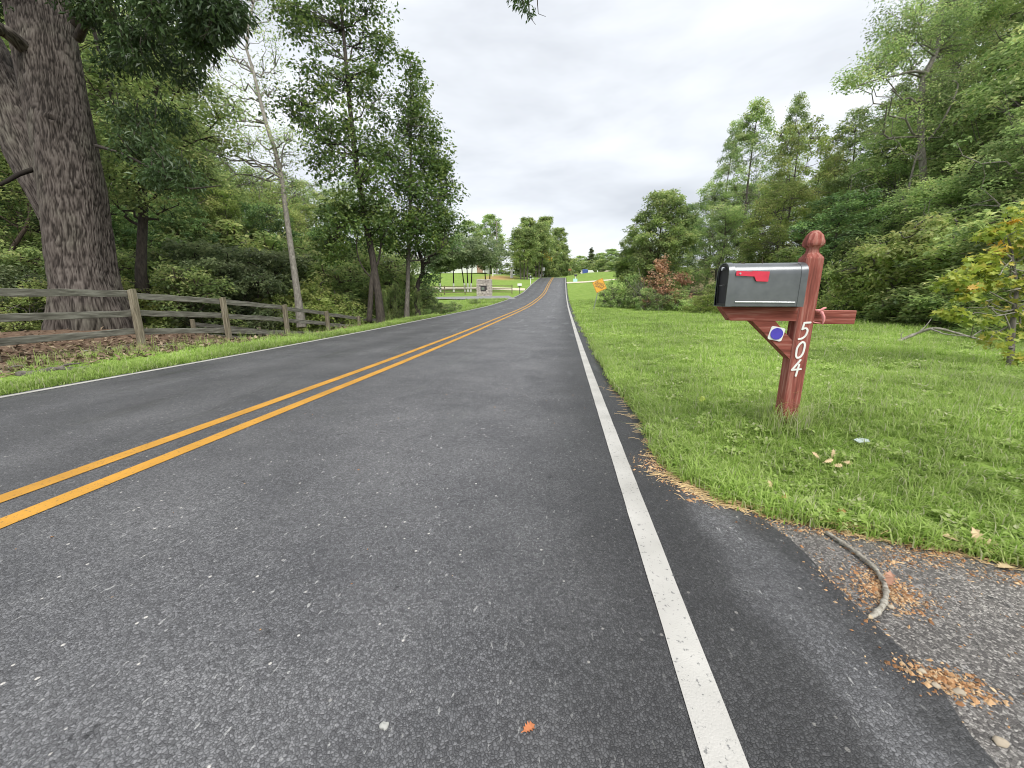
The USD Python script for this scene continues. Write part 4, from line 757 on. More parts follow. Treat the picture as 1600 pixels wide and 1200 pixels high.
for sy_ in (-1, 1):
    part(shell, 'rib', join([tube([(1.19 - MX, sy_ * (BW + .001), Z0 + .028 - mz), (1.575 - MX, sy_ * (BW + .001), Z0 + .028 - mz)], .0048, 8)]), silver, smooth=True)
# door hinged at the bottom, leaning out
dm = Polygon(arch(BW - .006, 0, Z1 - Z0 - .012, ZT - Z0 - .012))
tl = math.radians(2.0); du_ = np.array([-math.sin(tl), 0, math.cos(tl)]); dn_ = np.array([-math.cos(tl), 0, -math.sin(tl)])
door = part(mb, 'door', sub(extrude(dm, .006, ((1.158, MY, Z0 + .006), (0, 1, 0), du_, dn_)), mo), dark_in, smooth=30)
rim_d = dm.difference(dm.buffer(-.012))
part(door, 'door_rim', sub(extrude(rim_d, .012, ((1.152, MY, Z0 + .006), (0, 1, 0), du_, dn_)), mo), black_p)
hz = np.array([1.140, MY - .03, Z0 + .004]) + du_ * .14
part(door, 'handle', sub(tube([hz + [0, -.03, 0], hz + dn_ * .02 + [0, -.025, 0], hz + dn_ * .02 + [0, .025, 0], hz + [0, .03, 0]], .004, 6), mo), black_p)
part(door, 'latch', sub(tube([np.array([1.15, MY, ZT - .03]), np.array([1.122, MY, ZT - .034]), np.array([1.118, MY, ZT - .05])], [.010, .010, .006], 8), mo), silver, smooth=True)
fl = shapely.union_all([sbox(0, -.011, .13, .013).buffer(.004), Polygon([(.10, .018), (.205, .018), (.205, -.043), (.135, -.043), (.118, -.014)]).buffer(.003)])
fg = part(mb, 'flag', sub(extrude(fl, .005, ((1.176, MY - BW - .006, 1.262), (.9975, 0, -.05), (.05, 0, .9975), (0, -1, 0))), mo), flag_red)
part(fg, 'pivot', sub(extrude(Point(.02, 0).buffer(.006, 8), .005, ((1.176, MY - BW - .011, 1.262), (1, 0, -.05), (.05, 0, 1), (0, -1, 0))), mo), silver)
kn = np.array([1.770, MY - .05, 1.0])
part(mb, 'ribbon', sub(join([tube(curve([kn + [-.03, .0, .015], kn + [0, -.012, .012], kn + [.02, -.02, .03], kn + [.035, -.012, .03]], 8), [.004, .008, .012, .010, .011, .008, .006, .003], 5), tube(curve([kn + [0, -.012, .01], kn + [.018, -.02, -.02], kn + [.03, -.014, -.06], kn + [.028, -.012, -.085]], 8), [.006, .012, .009, .011, .010, .009, .006, .003], 5), tube(curve([kn + [-.045, .004, -.06], kn + [-.01, -.006, -.072], kn + [.02, -.004, -.075]], 6), .004, 4)]), mo), pink, smooth=True)
for k_, (x0, dx, rise) in enumerate(((1.20, .06, .03), (1.27, -.05, .05), (1.35, .03, .045))):
    whole('twig', tube(curve([(x0, MY - .09, ZT - .06), (x0 + dx * .4, MY - .05, ZT - .008), (x0 + dx, MY - .01, ZT + .006), (x0 + dx * 1.4, MY + .03, ZT + rise)], 8), np.linspace(.0016, .0009, 8), 4), bark_brown, ['leftmost thin dry twig lying on the mailbox roof', 'middle dry twig lying on the mailbox roof', 'rightmost dry twig lying on the mailbox roof'][k_], 'twig')

# ------------------------------------------------------------------ SCHOOL BUS STOP AHEAD
sign_orange = plain('sign_orange', (.62, .30, .006), .45); sign_black = plain('sign_black', (.015, .015, .015), .5); galv = rough_mat('galvanised_steel', (.16, .19, .15), (.26, .29, .24), scale=(20, 20, 20), rough=.5, metallic=.4)
sg = at(927, 485, 29); sg[2] = float(ground_z(sg[0], sg[1])); stp = at(934, 457, 29)
axis_u = unit(stp - sg); nrm = unit(np.array([.10, -1, 0]) - axis_u * (np.array([.10, -1, 0]) @ axis_u)); ru = np.cross(axis_u, nrm) * -1
ru = np.cross(nrm, axis_u) * -1
if ru @ RIGHT < 0: ru = -ru
sn = thing('road_sign', 'orange diamond sign reading SCHOOL BUS STOP AHEAD on a leaning post', 'sign', sg)
top_ = np.linalg.norm(stp - sg); cen = sg + axis_u * (top_ + .54)
part(sn, 'post', sub(loft([sg - axis_u * .4 + ru * a + nrm * b for a, b in [(0, 0)]] and [np.array([p0 + ru * a + nrm * b for a, b in ((-.032, 0), (-.012, -.024), (.012, -.024), (.032, 0), (.028, 0), (.01, -.018), (-.01, -.018), (-.028, 0))]) for p0 in (sg - axis_u * .4, sg + axis_u * (top_ + .95))]), sg), galv)
rr_ = math.radians(-7); q1 = ru * math.cos(rr_) + axis_u * math.sin(rr_); q2 = -ru * math.sin(rr_) + axis_u * math.cos(rr_)
dia = Polygon([(0, .62), (.60, 0), (0, -.62), (-.60, 0)]).buffer(-.02).buffer(.02)
pn = part(sn, 'panel', sub(extrude(dia, .003, (cen, q1, q2, nrm)), sg), sign_orange)
part(pn, 'border', sub(extrude(dia.buffer(-.018).difference(dia.buffer(-.036)), .002, (cen + nrm * .003, q1, q2, nrm)), sg), sign_black)
for txt, dy in (('SCHOOL', .10), ('BUS STOP', -.045), ('AHEAD', -.19)):
    tm = meshkit.text_mesh(txt, .13, .002, bold=True); v = np.array(tm.vertices); wdt = np.ptp(v[:, 0]); v[:, 0] = (v[:, 0] - v[:, 0].min() - wdt / 2) * min(1, (.62 if txt != 'BUS STOP' else .78) / wdt)
    part(pn, 'lettering', ((cen + nrm * .003 + v[:, :1] * q1 + (v[:, 1:2] + dy) * q2 + v[:, 2:] * nrm) - sg, np.array(tm.faces)), sign_black)

# ------------------------------------------------------------------ stone pillar at the side drive, built of separate stones
stone = rough_mat('pillar_stone', (.20, .17, .15), (.50, .45, .40), scale=(4, 4, 7), c3=(.66, .62, .55), bump=.4, dist=.02); plaque_m = plain('dark_plaque', (.05, .045, .045), .5); mortar = plain('mortar', (.30, .28, .26), .9)
pc = at(757, 462, 52); pc[2] = float(ground_z(pc[0], pc[1])) - .05
pil = thing('stone_pillar', 'stone masonry entrance pillar with dark plaque beside the side drive', 'pillar', pc)
part(pil, 'core', bevel_box((1.88, .9, 2.1), (0, 0, 1.05), .02), mortar)
rg = np.random.default_rng(61); stones = []; z = 0.02
while z < 2.0:
    hh = rg.uniform(.11, .24); x = -.98
    while x < .92:
        w_ = min(rg.uniform(.16, .42), .98 - x)
        if not (.62 < z + hh / 2 < 1.42 and -.42 < x + w_ / 2 < .42): stones.append(bevel_box((w_ - .02, .10, hh - .02), (x + w_ / 2, -.46 - rg.uniform(0, .03), z + hh / 2), .03))
        x += w_
    for sy_ in (-1, 1):
        y = -.42
        while y < .45:
            w_ = min(rg.uniform(.2, .4), .47 - y); stones.append(bevel_box((.08, w_ - .02, hh - .02), (sy_ * (.95 + rg.uniform(0, .02)), y + w_ / 2, z + hh / 2), .025)); y += max(w_, .05)
    z += hh
part(pil, 'stonework', join(stones), stone, kind='stuff')
for a, b, c in ((-.62, .65, .13), (0.02, .64, .10), (.66, .63, .12)): part(pil, 'cap_stone', bevel_box((b, 1.1, c), (a, 0, 2.10 + c / 2), .03), stone)
pq = part(pil, 'plaque', bevel_box((.80, .06, .74), (0, -.46, 1.02), .01), plaque_m)
part(pq, 'shelf', bevel_box((.86, .16, .05), (0, -.47, 1.42), .01), stone); part(pq, 'motif', bevel_box((.40, .05, .36), (-.1, -.485, 1.0), .02), galv)

# ------------------------------------------------------------------ field fence, myrtles with whitewashed trunks, house and small things far off
ff = thing('field_fence', 'low brown rail fence along the field beyond the side drive', 'fence', (-16, 56, 1.4)); o3 = np.array([-16, 56, 1.4]); brown_rail = rough_mat('brown_rail', (.10, .085, .05), (.22, .19, .12), scale=(10, 3, 10))
fp = [at(u, 465, 56)[:2] for u in (590, 626, 662, 695, 727, 766, 800)]
fp = [np.array([q[0], q[1], float(ground_z(*q))]) for q in fp]
for q in fp: part(ff, 'post', join([bevel_box((.11, .11, 1.5), tuple(q - o3 + [0, 0, .6]), .01)]), brown_rail)
for a, b in zip(fp[:-1], fp[1:]):
    for hgt in (.35, .8, 1.2): part(ff, 'rail', sub(beam(a + [0, -.08, hgt], b + [0, -.08, hgt], .035, .10, (0, 1, 0), rg, 3), o3), brown_rail)
white_wash = plain('whitewash', (.72, .71, .68), .8); house_white = plain('white_siding', (.75, .75, .73), .7); roof_g = plain('grey_roof', (.18, .17, .17), .8); glass_d = plain('dark_window', (.03, .035, .04), .15); brick = plain('brick_red', (.40, .25, .19), .8)
def myrtle(u, v, stems, top, w, label, dep=61, seed=0):
    rg = np.random.default_rng(70 + seed); b = at(u, v, dep); b[2] = float(ground_z(b[0], b[1])); t = thing('myrtle_tree', label, 'tree', b, group=None)
    H_ = at(u, top, dep)[2] - b[2]
    c = blob_points(rg, [(0, 0, H_ * .68, w / 2, w / 2, H_ * .27, 130), (-w * .2, 0, H_ * .60, w * .35, w * .4, H_ * .2, 60), (w * .22, 0, H_ * .62, w * .35, w * .4, H_ * .2, 60)], .3)
    for s2 in range(stems):
        x = (s2 - (stems - 1) / 2) * .55; q = np.array([[x * .8, 0, -.2], [x, 0, 1.35], [x * 1.15, 0, 1.36], [x * 1.6, rg.normal() * .2, H_ * .45], [x * 2.4, 0, H_ * .7]])
        st = part(t, 'stem', tube(curve(q[2:], 6), np.linspace(.10, .05, 6), 6), bark_dark, smooth=True)
        part(t, 'whitewashed_base', tube(q[:2], [.17, .13], 8), white_wash, smooth=True)
    l, s = leaves(c, w * .085, 26, .30, rg); part(t, 'crown', l, leaf_myrtle, rnd=s)
myrtle(709, 453, 1, 372, 5.6, 'small rounded tree with one whitewashed trunk, left of the field trees', seed=1)
myrtle(731, 451.5, 3, 366, 6.0, 'small rounded tree on three whitewashed stems left of the stone pillar', seed=2)
myrtle(762, 447, 2, 368, 6.6, 'small rounded tree on two slim stems behind the stone pillar', seed=3)
myrtle(688, 452, 1, 385, 4.6, 'lower small tree at the left edge of the field, by the crooked trunk', seed=4)
def clump_small(u, v, d, top, w, label, seed, leaf=leaf_wood):
    b = at(u, v, d); b[2] = float(ground_z(b[0], b[1])); H_ = at(u, top, d)[2] - b[2]; rg = np.random.default_rng(seed); t = thing('roadside_maple', label, 'tree', b)
    for x in (-.8, 0, .7): part(t, 'stem', tube([(x, 0, -.2), (x * 1.2, 0, H_ * .3), (x * 2, 0, H_ * .75)], [.22, .17, .06], 6), bark_grey, smooth=True)
    c = blob_points(rg, [(0, 0, H_ * .55, w * .5, w * .45, H_ * .36, 340), (0, 0, H_ * .75, w * .35, w * .3, H_ * .24, 150)], .25)
    l, s = leaves(c, w * .075, 30, .36, rg); part(t, 'crown', l, leaf, rnd=s)
clump_small(819, 436, 92, 350, 8.5, 'leafy tree on three grey stems left of the road just before the crest', 91)
clump_small(842, 432, 104, 347, 8.5, 'leafy tree left of the crest behind the white mailbox post', 92)
# low house
hb = at(690, 424, 118); hb[2] = float(ground_z(hb[0], hb[1])); hs = thing('house', 'long low white house behind the field trees', 'house', hb)
W_, D_, Hh = 29.0, 8.0, 2.7
part(hs, 'wall', bevel_box((W_, D_, Hh), (0, 0, Hh / 2 - .1), .01), house_white)
part(hs, 'roof', loft([np.array([(-W_ / 2 - .4, -D_ / 2 - .5, Hh - .1), (-W_ / 2 - .4, D_ / 2 + .5, Hh - .1), (-W_ / 2 - .4, 0, Hh + 1.7)]), np.array([(W_ / 2 + .4, -D_ / 2 - .5, Hh - .1), (W_ / 2 + .4, D_ / 2 + .5, Hh - .1), (W_ / 2 + .4, 0, Hh + 1.7)])]), roof_g)
for x in (-10, -6.5, -2.5, 2, 5): 
    wn = part(hs, 'window', bevel_box((1.2, .10, 1.2), (x, -D_ / 2 - .03, 1.5), .01), white_p); part(wn, 'pane', bevel_box((1.0, .06, 1.0), (x, -D_ / 2 - .07, 1.5), .005), glass_d)
part(hs, 'door', bevel_box((1.0, .1, 2.0), (-.3, -D_ / 2 - .03, 1.0), .01), plaque_m); part(hs, 'brick_panel', bevel_box((1.7, .12, 2.5), (12.8, -D_ / 2 - .04, 1.2), .01), brick); part(hs, 'chimney', bevel_box((1.0, .8, 1.6), (7, 1.5, Hh + 1.6), .02), brick)
hw = at(644, 436, 100); hw[2] = float(ground_z(hw[0], hw[1])); sh2 = thing('shed', 'white shed glimpsed between the roadside trunks', 'shed', hw)
part(sh2, 'wall', bevel_box((5, 4, 3.6), (0, 0, 1.7), .01), house_white); part(sh2, 'roof', loft([np.array([(-2.7, -2.3, 3.4), (-2.7, 2.3, 3.4), (-2.7, 0, 4.9)]), np.array([(2.7, -2.3, 3.4), (2.7, 2.3, 3.4), (2.7, 0, 4.9)])]), roof_g)

def small(name, label, cat, u, v, d, parts_):
    b = at(u, v, d); b[2] = float(ground_z(b[0], b[1])); t = thing(name, label, cat, b)
    for nm, m, mt in parts_: part(t, nm, m, mt, smooth=False)
    return t
bb = bevel_box
def arch_box(w, l, h, z):
    return extrude(Polygon(arch(w / 2, 0, h * .55, h)), l, ((-l / 2, 0, z), (0, 1, 0), (0, 0, 1), (1, 0, 0)))
small('white_mailbox', 'white mailbox on a dark post beyond the stone pillar', 'mailbox', 812, 457, 58, [('post', bb((.1, .1, 1.15), (0, 0, .55), .01), plaque_m), ('box', arch_box(.32, .62, .36, 1.1), white_p), ('arm', bb((.5, .1, .08), (0, 0, 1.06), .01), plaque_m)])
small('mailbox_post', 'white cross armed post with a dark mailbox left of the road near the crest', 'mailbox', 829, 444, 76, [('post', bb((.16, .16, 1.75), (0, 0, .85), .02), white_p), ('arm', bb((1.0, .12, .12), (.1, 0, 1.2), .01), white_p), ('box', arch_box(.28, .55, .30, 1.27), black_p)])
small('speed_sign', 'white rectangular road sign at the left side of the crest', 'sign', 849.5, 432, 108, [('post', bb((.09, .09, 2.3), (0, 0, 1.1), .01), galv), ('panel', bb((.65, .02, .9), (0, -.06, 2.15), .005), white_p)])
small('utility_marker', 'short white marker post beside the road sign at the crest', 'post', 844.5, 431, 107, [('stake', bb((.12, .1, 1.0), (0, 0, .45), .03), white_p), ('top_band', bb((.13, .11, .12), (0, 0, .9), .02), sign_black)])
small('white_post', 'white capped stake standing on the field left of the crest', 'post', 770, 429, 98, [('stake', bb((.22, .2, 1.9), (0, 0, .9), .04), white_p), ('cap', bb((.28, .26, .1), (0, 0, 1.88), .03), white_p)])
small('whitewashed_stump', 'thick whitewashed forked stump on the bank left of the crest', 'stump', 799.5, 429, 96, [('trunk', tube([(0, 0, -.2), (0, 0, .9), (.02, 0, 1.6)], [.42, .33, .30], 9), white_wash), ('fork', tube([(0, 0, 1.4), (.25, 0, 1.9), (.42, 0, 2.3)], [.22, .16, .1], 7), white_wash), ('fork', tube([(0, 0, 1.4), (-.2, 0, 1.9), (-.3, 0, 2.1)], [.22, .16, .1], 7), white_wash)])
small('utility_pole', 'tall pale pole rising between the trees left of the crest', 'pole', 776.5, 428, 112, [('pole', tube([(0, 0, -.3), (0, 0, 14.5)], [.24, .16], 8), bark_pale), ('crossarm', bb((1.8, .12, .14), (0, 0, 13.9), .02), bark_pale)])
small('yard_mailbox', 'dark mailbox on a white post at the right side of the far road', 'mailbox', 899, 444, 82, [('post', bb((.14, .14, 1.15), (0, 0, .55), .02), white_p), ('box', arch_box(.3, .6, .36, 1.12), plaque_m)])
small('yard_sign', 'pale turquoise yard sign below the dark mailbox on the far verge', 'sign', 898.5, 445, 80, [('panel', bb((.85, .02, .6), (0, -.1, .42), .005), plain('turquoise_board', (.42, .68, .66), .5)), ('stake', bb((.03, .02, .5), (-.25, -.08, .1), .004), galv), ('stake', bb((.03, .02, .5), (.25, -.08, .1), .004), galv)])
small('brown_sign', 'small brown wooden board sign over the crest at the road edge', 'sign', 890, 432, 122, [('panel', bb((.95, .08, .55), (0, 0, 2.3), .02), plain('brown_board', (.33, .16, .07), .7)), ('post', bb((.1, .1, 2.4), (0, .08, .9), .01), plaque_m)])
blue_m = plain('blue_tarp', (.06, .10, .33), .5)
tb = at(920.5, 427.6, 126); tb[2] = float(ground_z(tb[0], tb[1])); tk = thing('parked_truck', 'white and blue vehicle parked on the skyline right of the road', 'truck', tb)
part(tk, 'body', loft([np.array([(-.5, y, .5), (2.2, y, .5), (2.25, y, .95), (1.5, y, 1.15), (1.0, y, 1.75), (-.4, y, 1.8)]) for y in (-.9, .9)]), white_p); part(tk, 'load', bb((1.7, 1.8, 1.5), (-1.35, 0, 1.3), .08), blue_m)
for x in (-1.3, 1.5):
    for y in (-.85, .85): part(tk, 'wheel', tube([(x, y - .1, .36), (x, y + .1, .36)], .36, 14), black_p)
part(tk, 'windscreen', loft([np.array([(1.10, y, 1.70), (1.55, y, 1.18), (1.57, y, 1.20), (1.12, y, 1.72)]) for y in (-.75, .75)]), glass_d)
small('marker_post', 'white pointed post on the skyline right of the parked vehicle', 'post', 933.5, 427.5, 126, [('stake', bb((.3, .25, 1.5), (0, 0, .7), .05), white_p), ('tip', bb((.2, .16, .2), (0, 0, 1.5), .06), white_p)])
small('garden_statue', 'pale grey forked shape on the skyline left of the parked vehicle', 'statue', 909, 430, 126, [('body', tube([(0, 0, -.1), (.05, 0, .9), (-.05, 0, 1.9)], [.5, .4, .15], 8), white_wash), ('wing', tube([(0, 0, .8), (.5, 0, 1.5)], [.25, .1], 6), white_wash), ('wing', tube([(0, 0, .8), (-.5, 0, 1.4)], [.25, .1], 6), white_wash)])
small('tan_car', 'tan coloured low vehicle by the bushes at the right end of the skyline', 'car', 952, 428.5, 126, [('body', loft([np.array([(-2.1, y, .35), (2.1, y, .35), (2.1, y, .75), (1.2, y, .85), (.7, y, 1.35), (-1.1, y, 1.35), (-1.7, y, .85), (-2.1, y, .8)]) for y in (-.85, .85)]), tan_gravel)] + [('wheel', tube([(x, y - .1, .33), (x, y + .1, .33)], .33, 12), black_p) for x in (-1.3, 1.3) for y in (-.8, .8)])

# ------------------------------------------------------------------ grass
grass_mat = leaf_mat('grass_blades', [(0.194, 0.311, 0.061), (0.276, 0.412, 0.079), (0.358, 0.492, 0.120), (0.429, 0.514, 0.199), (0.531, 0.514, 0.359)], trans=.45, rough=.5, patch=.22)
def blades(rg, n, h, spread, w, bend=.6, pale=0.0):
    ang = rg.random(n) * 2 * np.pi; r = spread * np.sqrt(rg.random(n)); b = np.stack([np.cos(ang) * r, np.sin(ang) * r, np.full(n, -.012)], 1)
    da = rg.random(n) * 2 * np.pi; d = np.stack([np.cos(da), np.sin(da), np.zeros(n)], 1); s = np.stack([-d[:, 1], d[:, 0], d[:, 2]], 1)
    H_ = h * rg.uniform(.45, 1.25, n)[:, None]; W_ = w * rg.uniform(.7, 1.3, n)[:, None]; k = bend * rg.uniform(.3, 1.5, n)[:, None]; up = np.array([0, 0, 1.0])
    m = b + d * H_ * k * .30 + up * H_ * .62; t = b + d * H_ * k * 1.0 + up * H_ * (1.0 - .25 * k)
    v = np.stack([b - s * W_ / 2, b + s * W_ / 2, m + s * W_ * .42, m - s * W_ * .42, t], 1)
    f = np.array([[0, 1, 2], [0, 2, 3], [3, 2, 4]]); F_ = (f[None] + (np.arange(n) * 5)[:, None, None]).reshape(-1, 3)
    sh = np.clip(rg.random(n) * .72 + pale, 0, 1); sh = np.where(rg.random(n) < .07, .95, sh)
    return (v.reshape(-1, 3), F_), np.repeat(sh, 5)
def scatter(name, label, cat, protos, pos, rz, scale, idx, mat, tilt=None):
    pi = UsdGeom.PointInstancer.Define(stage, numbered('/World', name)); tag(pi, label, cat, kind='stuff')
    targets = []
    for k_, (m, s) in enumerate(protos):
        pp = part(pi, 'tuft', m, mat, rnd=s); targets.append(pp.GetPath())
    pi.CreatePrototypesRel().SetTargets(targets)
    pi.CreateProtoIndicesAttr(Vt.IntArray.FromNumpy(idx.astype(np.int32))); pi.CreatePositionsAttr(Vt.Vec3fArray.FromNumpy(pos.astype(np.float32)))
    q = np.stack([np.zeros(len(rz)), np.zeros(len(rz)), np.sin(rz / 2), np.cos(rz / 2)], 1)
    pi.CreateOrientationsAttr(Vt.QuathArray([Gf.Quath(float(c), 0, 0, float(s)) for s, c in zip(q[:, 2], q[:, 3])]))
    pi.CreateScalesAttr(Vt.Vec3fArray.FromNumpy(np.broadcast_to(np.asarray(scale)[:, None], (len(rz), 3)).astype(np.float32).copy()))
rg = np.random.default_rng(81)
pro = [blades(rg, 28, .036, .06, .0052, 1.1) for _ in range(4)] + [blades(rg, 22, .075, .06, .0048, .9, .06) for _ in range(3)] + [blades(rg, 9, .22, .05, .0026, .9, .30) for _ in range(2)] + [leaves(np.c_[rg.normal(size=(14, 2)) * .035, np.full(14, .03)], .012, 3, .022, rg, droop=-.1, flat=.4, up=2.0, aspect=.85) for _ in range(2)]
def sample(n, x0, x1, y0, y1):
    return np.stack([rg.uniform(x0, x1, n), rg.uniform(y0, y1, n)], 1)
def lawn_ok(p, pad=.0):
    x, y = p[:, 0], p[:, 1]; e = right_edge(y)
    wl = np.interp(y, [-5, 3, 6, 10, 14, 18, 25, 30, 40], [8, 7.6, 8.2, 11.5, 14.5, 13, 13, 11, 10.5])
    return (x > e + pad - .03 * rg.random(len(p))) & (x < wl)
P_, S2, I_ = [], [], []
def add_grass(p, smin, smax, kinds_, w=None):
    P_.append(p); S2.append(rg.uniform(smin, smax, len(p))); I_.append(rg.choice(kinds_, len(p), p=w))
in_view = lambda p: np.abs((p[:, 0] * RIGHT[0] + p[:, 1] * RIGHT[1])) < 1.42 * (p[:, 0] * FH[0] + p[:, 1] * FH[1]) + .5
for n, x0, x1, y0, y1, s0, s1, w in [(13000, .6, 6.5, 1.2, 5.0, .8, 1.25, [.165, .165, .165, .165, .09, .09, .09, .015, .015, .02, .02]), (8500, .6, 11, 5, 11, 1.2, 1.8, [.2, .2, .2, .2, .05, .05, .05, .01, .01, .015, .015]), (6500, .6, 15, 11, 24, 2.0, 3.0, [.22, .22, .22, .22, .04, .04, .04, 0, 0, 0, 0]), (1500, .6, 11, 24, 45, 2.6, 3.6, [.22, .22, .22, .22, .04, .04, .04, 0, 0, 0, 0])]:
    p = sample(n, x0, x1, y0, y1); p = p[lawn_ok(p) & in_view(p)]; add_grass(p, s0, s1, 11, w)
yy = rg.uniform(1.3, 9, 1500); p = np.stack([right_edge(yy) + .02 + np.abs(rg.normal(size=1500)) * .10, yy], 1); add_grass(p, 1.0, 1.5, [4, 5, 6])
p = np.array([MX, MY]) + rg.normal(size=(44, 2)) * .09; add_grass(p, 1.0, 1.5, [4, 5, 6, 7, 8])
p = np.array([MX, MY - .16]) + rg.normal(size=(16, 2)) * [.09, .06]; add_grass(p, 1.2, 1.6, [7, 8])
# left verge
yy = rg.uniform(2.5, 24, 5200); xx = LEFT_EDGE - .02 - np.abs(rg.normal(size=5200)) * (.55 + .25 * wob(yy * .3, 2)); k_ = (xx > -8.6); add_grass(np.stack([xx, yy], 1)[k_], 1.1, 1.9, [0, 1, 2, 3, 4, 5, 6])
yy = rg.uniform(3, 22, 900); add_grass(np.stack([rg.uniform(-9.4, -7.6, 900), yy], 1), 1.1, 1.8, [0, 1, 4, 5, 7])
yy = rg.uniform(20, 46, 2600); add_grass(np.stack([LEFT_EDGE - .05 - np.abs(rg.normal(size=2600)) * 2.2, yy], 1), 2.2, 4.0, [0, 1, 2, 4, 5])
P_, S2, I_ = np.vstack(P_), np.concatenate(S2), np.concatenate(I_)
zz = ground_z(P_[:, 0], P_[:, 1]) + .012
scatter('grass', 'short green lawn grass with longer blades along the paving edges and pale stalks', 'grass', pro, np.c_[P_, zz], rg.random(len(P_)) * 6.283, S2, I_, grass_mat)
print('tufts', len(P_))

# ------------------------------------------------------------------ litter, leaves, sticks
def paving_z(x, y):
    return np.where(x < np.minimum(NEW(y), right_edge(y)), zr(y), np.where(x < right_edge(y), zr(y) - .012, ground_z(x, y) + .012))
rg = np.random.default_rng(91)
def flakes(p, size, rg, thick=.3):
    n = len(p); a = rg.random(n) * 6.283; u = np.stack([np.cos(a), np.sin(a), rg.normal(size=n) * .25], 1); w = np.stack([-np.sin(a), np.cos(a), rg.normal(size=n) * .25], 1)
    s = size * np.exp(rg.normal(size=n) * .5)[:, None]; t = s * rg.uniform(.2, .9, n)[:, None]; up = np.array([0, 0, 1.0]) * s * thick * rg.uniform(.4, 1.4, n)[:, None]
    b = np.c_[p, paving_z(p[:, 0], p[:, 1])[:, None] + .001]
    v = np.stack([b - u * s * .5, b - w * t * .5, b + u * s * .5, b + w * t * .5, b + up + u * s * .08], 1)
    f = np.array([[0, 1, 4], [1, 2, 4], [2, 3, 4], [3, 0, 4]]); F_ = (f[None] + (np.arange(n) * 5)[:, None, None]).reshape(-1, 3)
    return (v.reshape(-1, 3), F_), np.repeat(rg.random(n), 5)
litter_mat = leaf_mat('litter_bits', [(.15, .075, .035), (.34, .17, .075), (.46, .28, .14), (.56, .42, .26), (.24, .15, .09)], trans=0.05, rough=.8, patch=.1)
yy = np.concatenate([rg.uniform(1.72, 3.0, 2600), rg.uniform(2.0, 2.6, 1300), rg.uniform(3, 7, 1100), rg.uniform(7, 16, 500)])
xx = right_edge(yy) - np.abs(rg.normal(size=len(yy))) * (.05 + .05 * (yy < 2.7)) + .04
heap = [(1.27, 1.44, .07, .05, 800), (1.33, 1.86, .16, .03, 420), (1.75, 1.76, .16, .035, 420), (1.35, 1.62, .10, .10, 160), (1.30, 1.50, .045, .045, 400), (1.17, 1.075, .05, .026, 620), (1.10, 1.10, .05, .018, 140), (.87, 2.37, .06, .07, 260), (1.6, 1.72, .12, .04, 260), (1.9, 1.62, .14, .04, 300), (1.10, 1.42, .04, .10, 90), (1.45, 1.65, .06, .02, 90)]
hp = np.vstack([np.c_[rg.normal(x, a, n), rg.normal(y, b, n)] for x, y, a, b, n in heap])
loose = np.vstack([np.c_[rg.uniform(1.0, 2.2, 240), rg.uniform(.7, 1.8, 240)], np.c_[rg.uniform(-2.6, .9, 40), rg.uniform(.8, 5, 40)]])
al = np.vstack([np.c_[xx, yy], hp, loose]); m_, s_ = flakes(al, .0085, rg)
whole('leaf_litter', m_, litter_mat, 'orange brown seed husks and leaf crumbs drifted along the paving edge', 'litter', kind='stuff', rnd=s_)
# straw
st = []
for _ in range(650):
    y = rg.choice([rg.uniform(1.65, 2.4), rg.uniform(2.2, 5)], p=[.75, .25]); x = float(right_edge(np.array(y))) + rg.normal() * .07 - .02; a = rg.normal() * .7 + .4; L = rg.uniform(.03, .16)
    z0 = float(paving_z(np.array(x), np.array(y))) + .004; d = np.array([math.cos(a), -math.sin(a) * .6, rg.normal() * .06]); st.append(tube([np.array([x, y, z0]) - d * L / 2, np.array([x, y, z0 + rg.uniform(0, .012)]), np.array([x, y, z0]) + d * L / 2], .0014, 3, cap=False))
whole('straw', join(st), plain('dry_straw', (.55, .40, .20), .8), 'dry tan straw and pine needles strewn along the grass edge', 'straw', kind='stuff')
# the crooked stick
gp = lambda u, v, l=.0: (lambda q: np.array([q[0], q[1], float(paving_z(np.array(q[0]), np.array(q[1]))) + l]))(CAM + (FWD + RIGHT * (u - 800) / F - UP * (v - 600) / F) * ((0 - EYE) / (FWD + RIGHT * (u - 800) / F - UP * (v - 600) / F)[2]))
sp = curve([gp(1292, 832, .012), gp(1312, 846, .016), gp(1335, 862, .016), gp(1360, 882, .015), gp(1378, 905, .015), gp(1384, 925, .015), gp(1380, 945, .013), gp(1370, 957, .012), gp(1360, 964, .012)], 70)
sr = np.linspace(.0068, .0088, 70) * (1 + .10 * meshkit.noise(np.c_[np.arange(70) * .6, np.zeros(70), np.zeros(70)], 3) + .35 * np.isin(np.arange(70) % 9, (0, 1)) - .15 * np.isin(np.arange(70) % 9, (5,)))
sv, sf = tube(sp, sr, 12); sv += (meshkit.noise(sv * 160, 2) - .5)[:, None] * .002
lichen = rough_mat('lichen_bark', (.10, .085, .065), (.27, .25, .21), scale=(60, 60, 60), c3=(.42, .41, .36), bump=.5, dist=.004)
o = sp[35].copy(); o[2] = 0; fs = thing('fallen_stick', 'crooked lichen grey stick lying on the old pavement', 'stick', o)
part(fs, 'stick', sub((sv, sf), o), lichen, smooth=True); part(fs, 'stub', sub(tube([sp[22], sp[22] + [.01, .012, .012]], [.006, .004], 6), o), lichen); part(fs, 'broken_end', sub(tube([sp[69], sp[69] + (sp[69] - sp[68]) * 1.2], [.009, .002], 6), o), plain('pale_heartwood', (.45, .36, .24), .8))
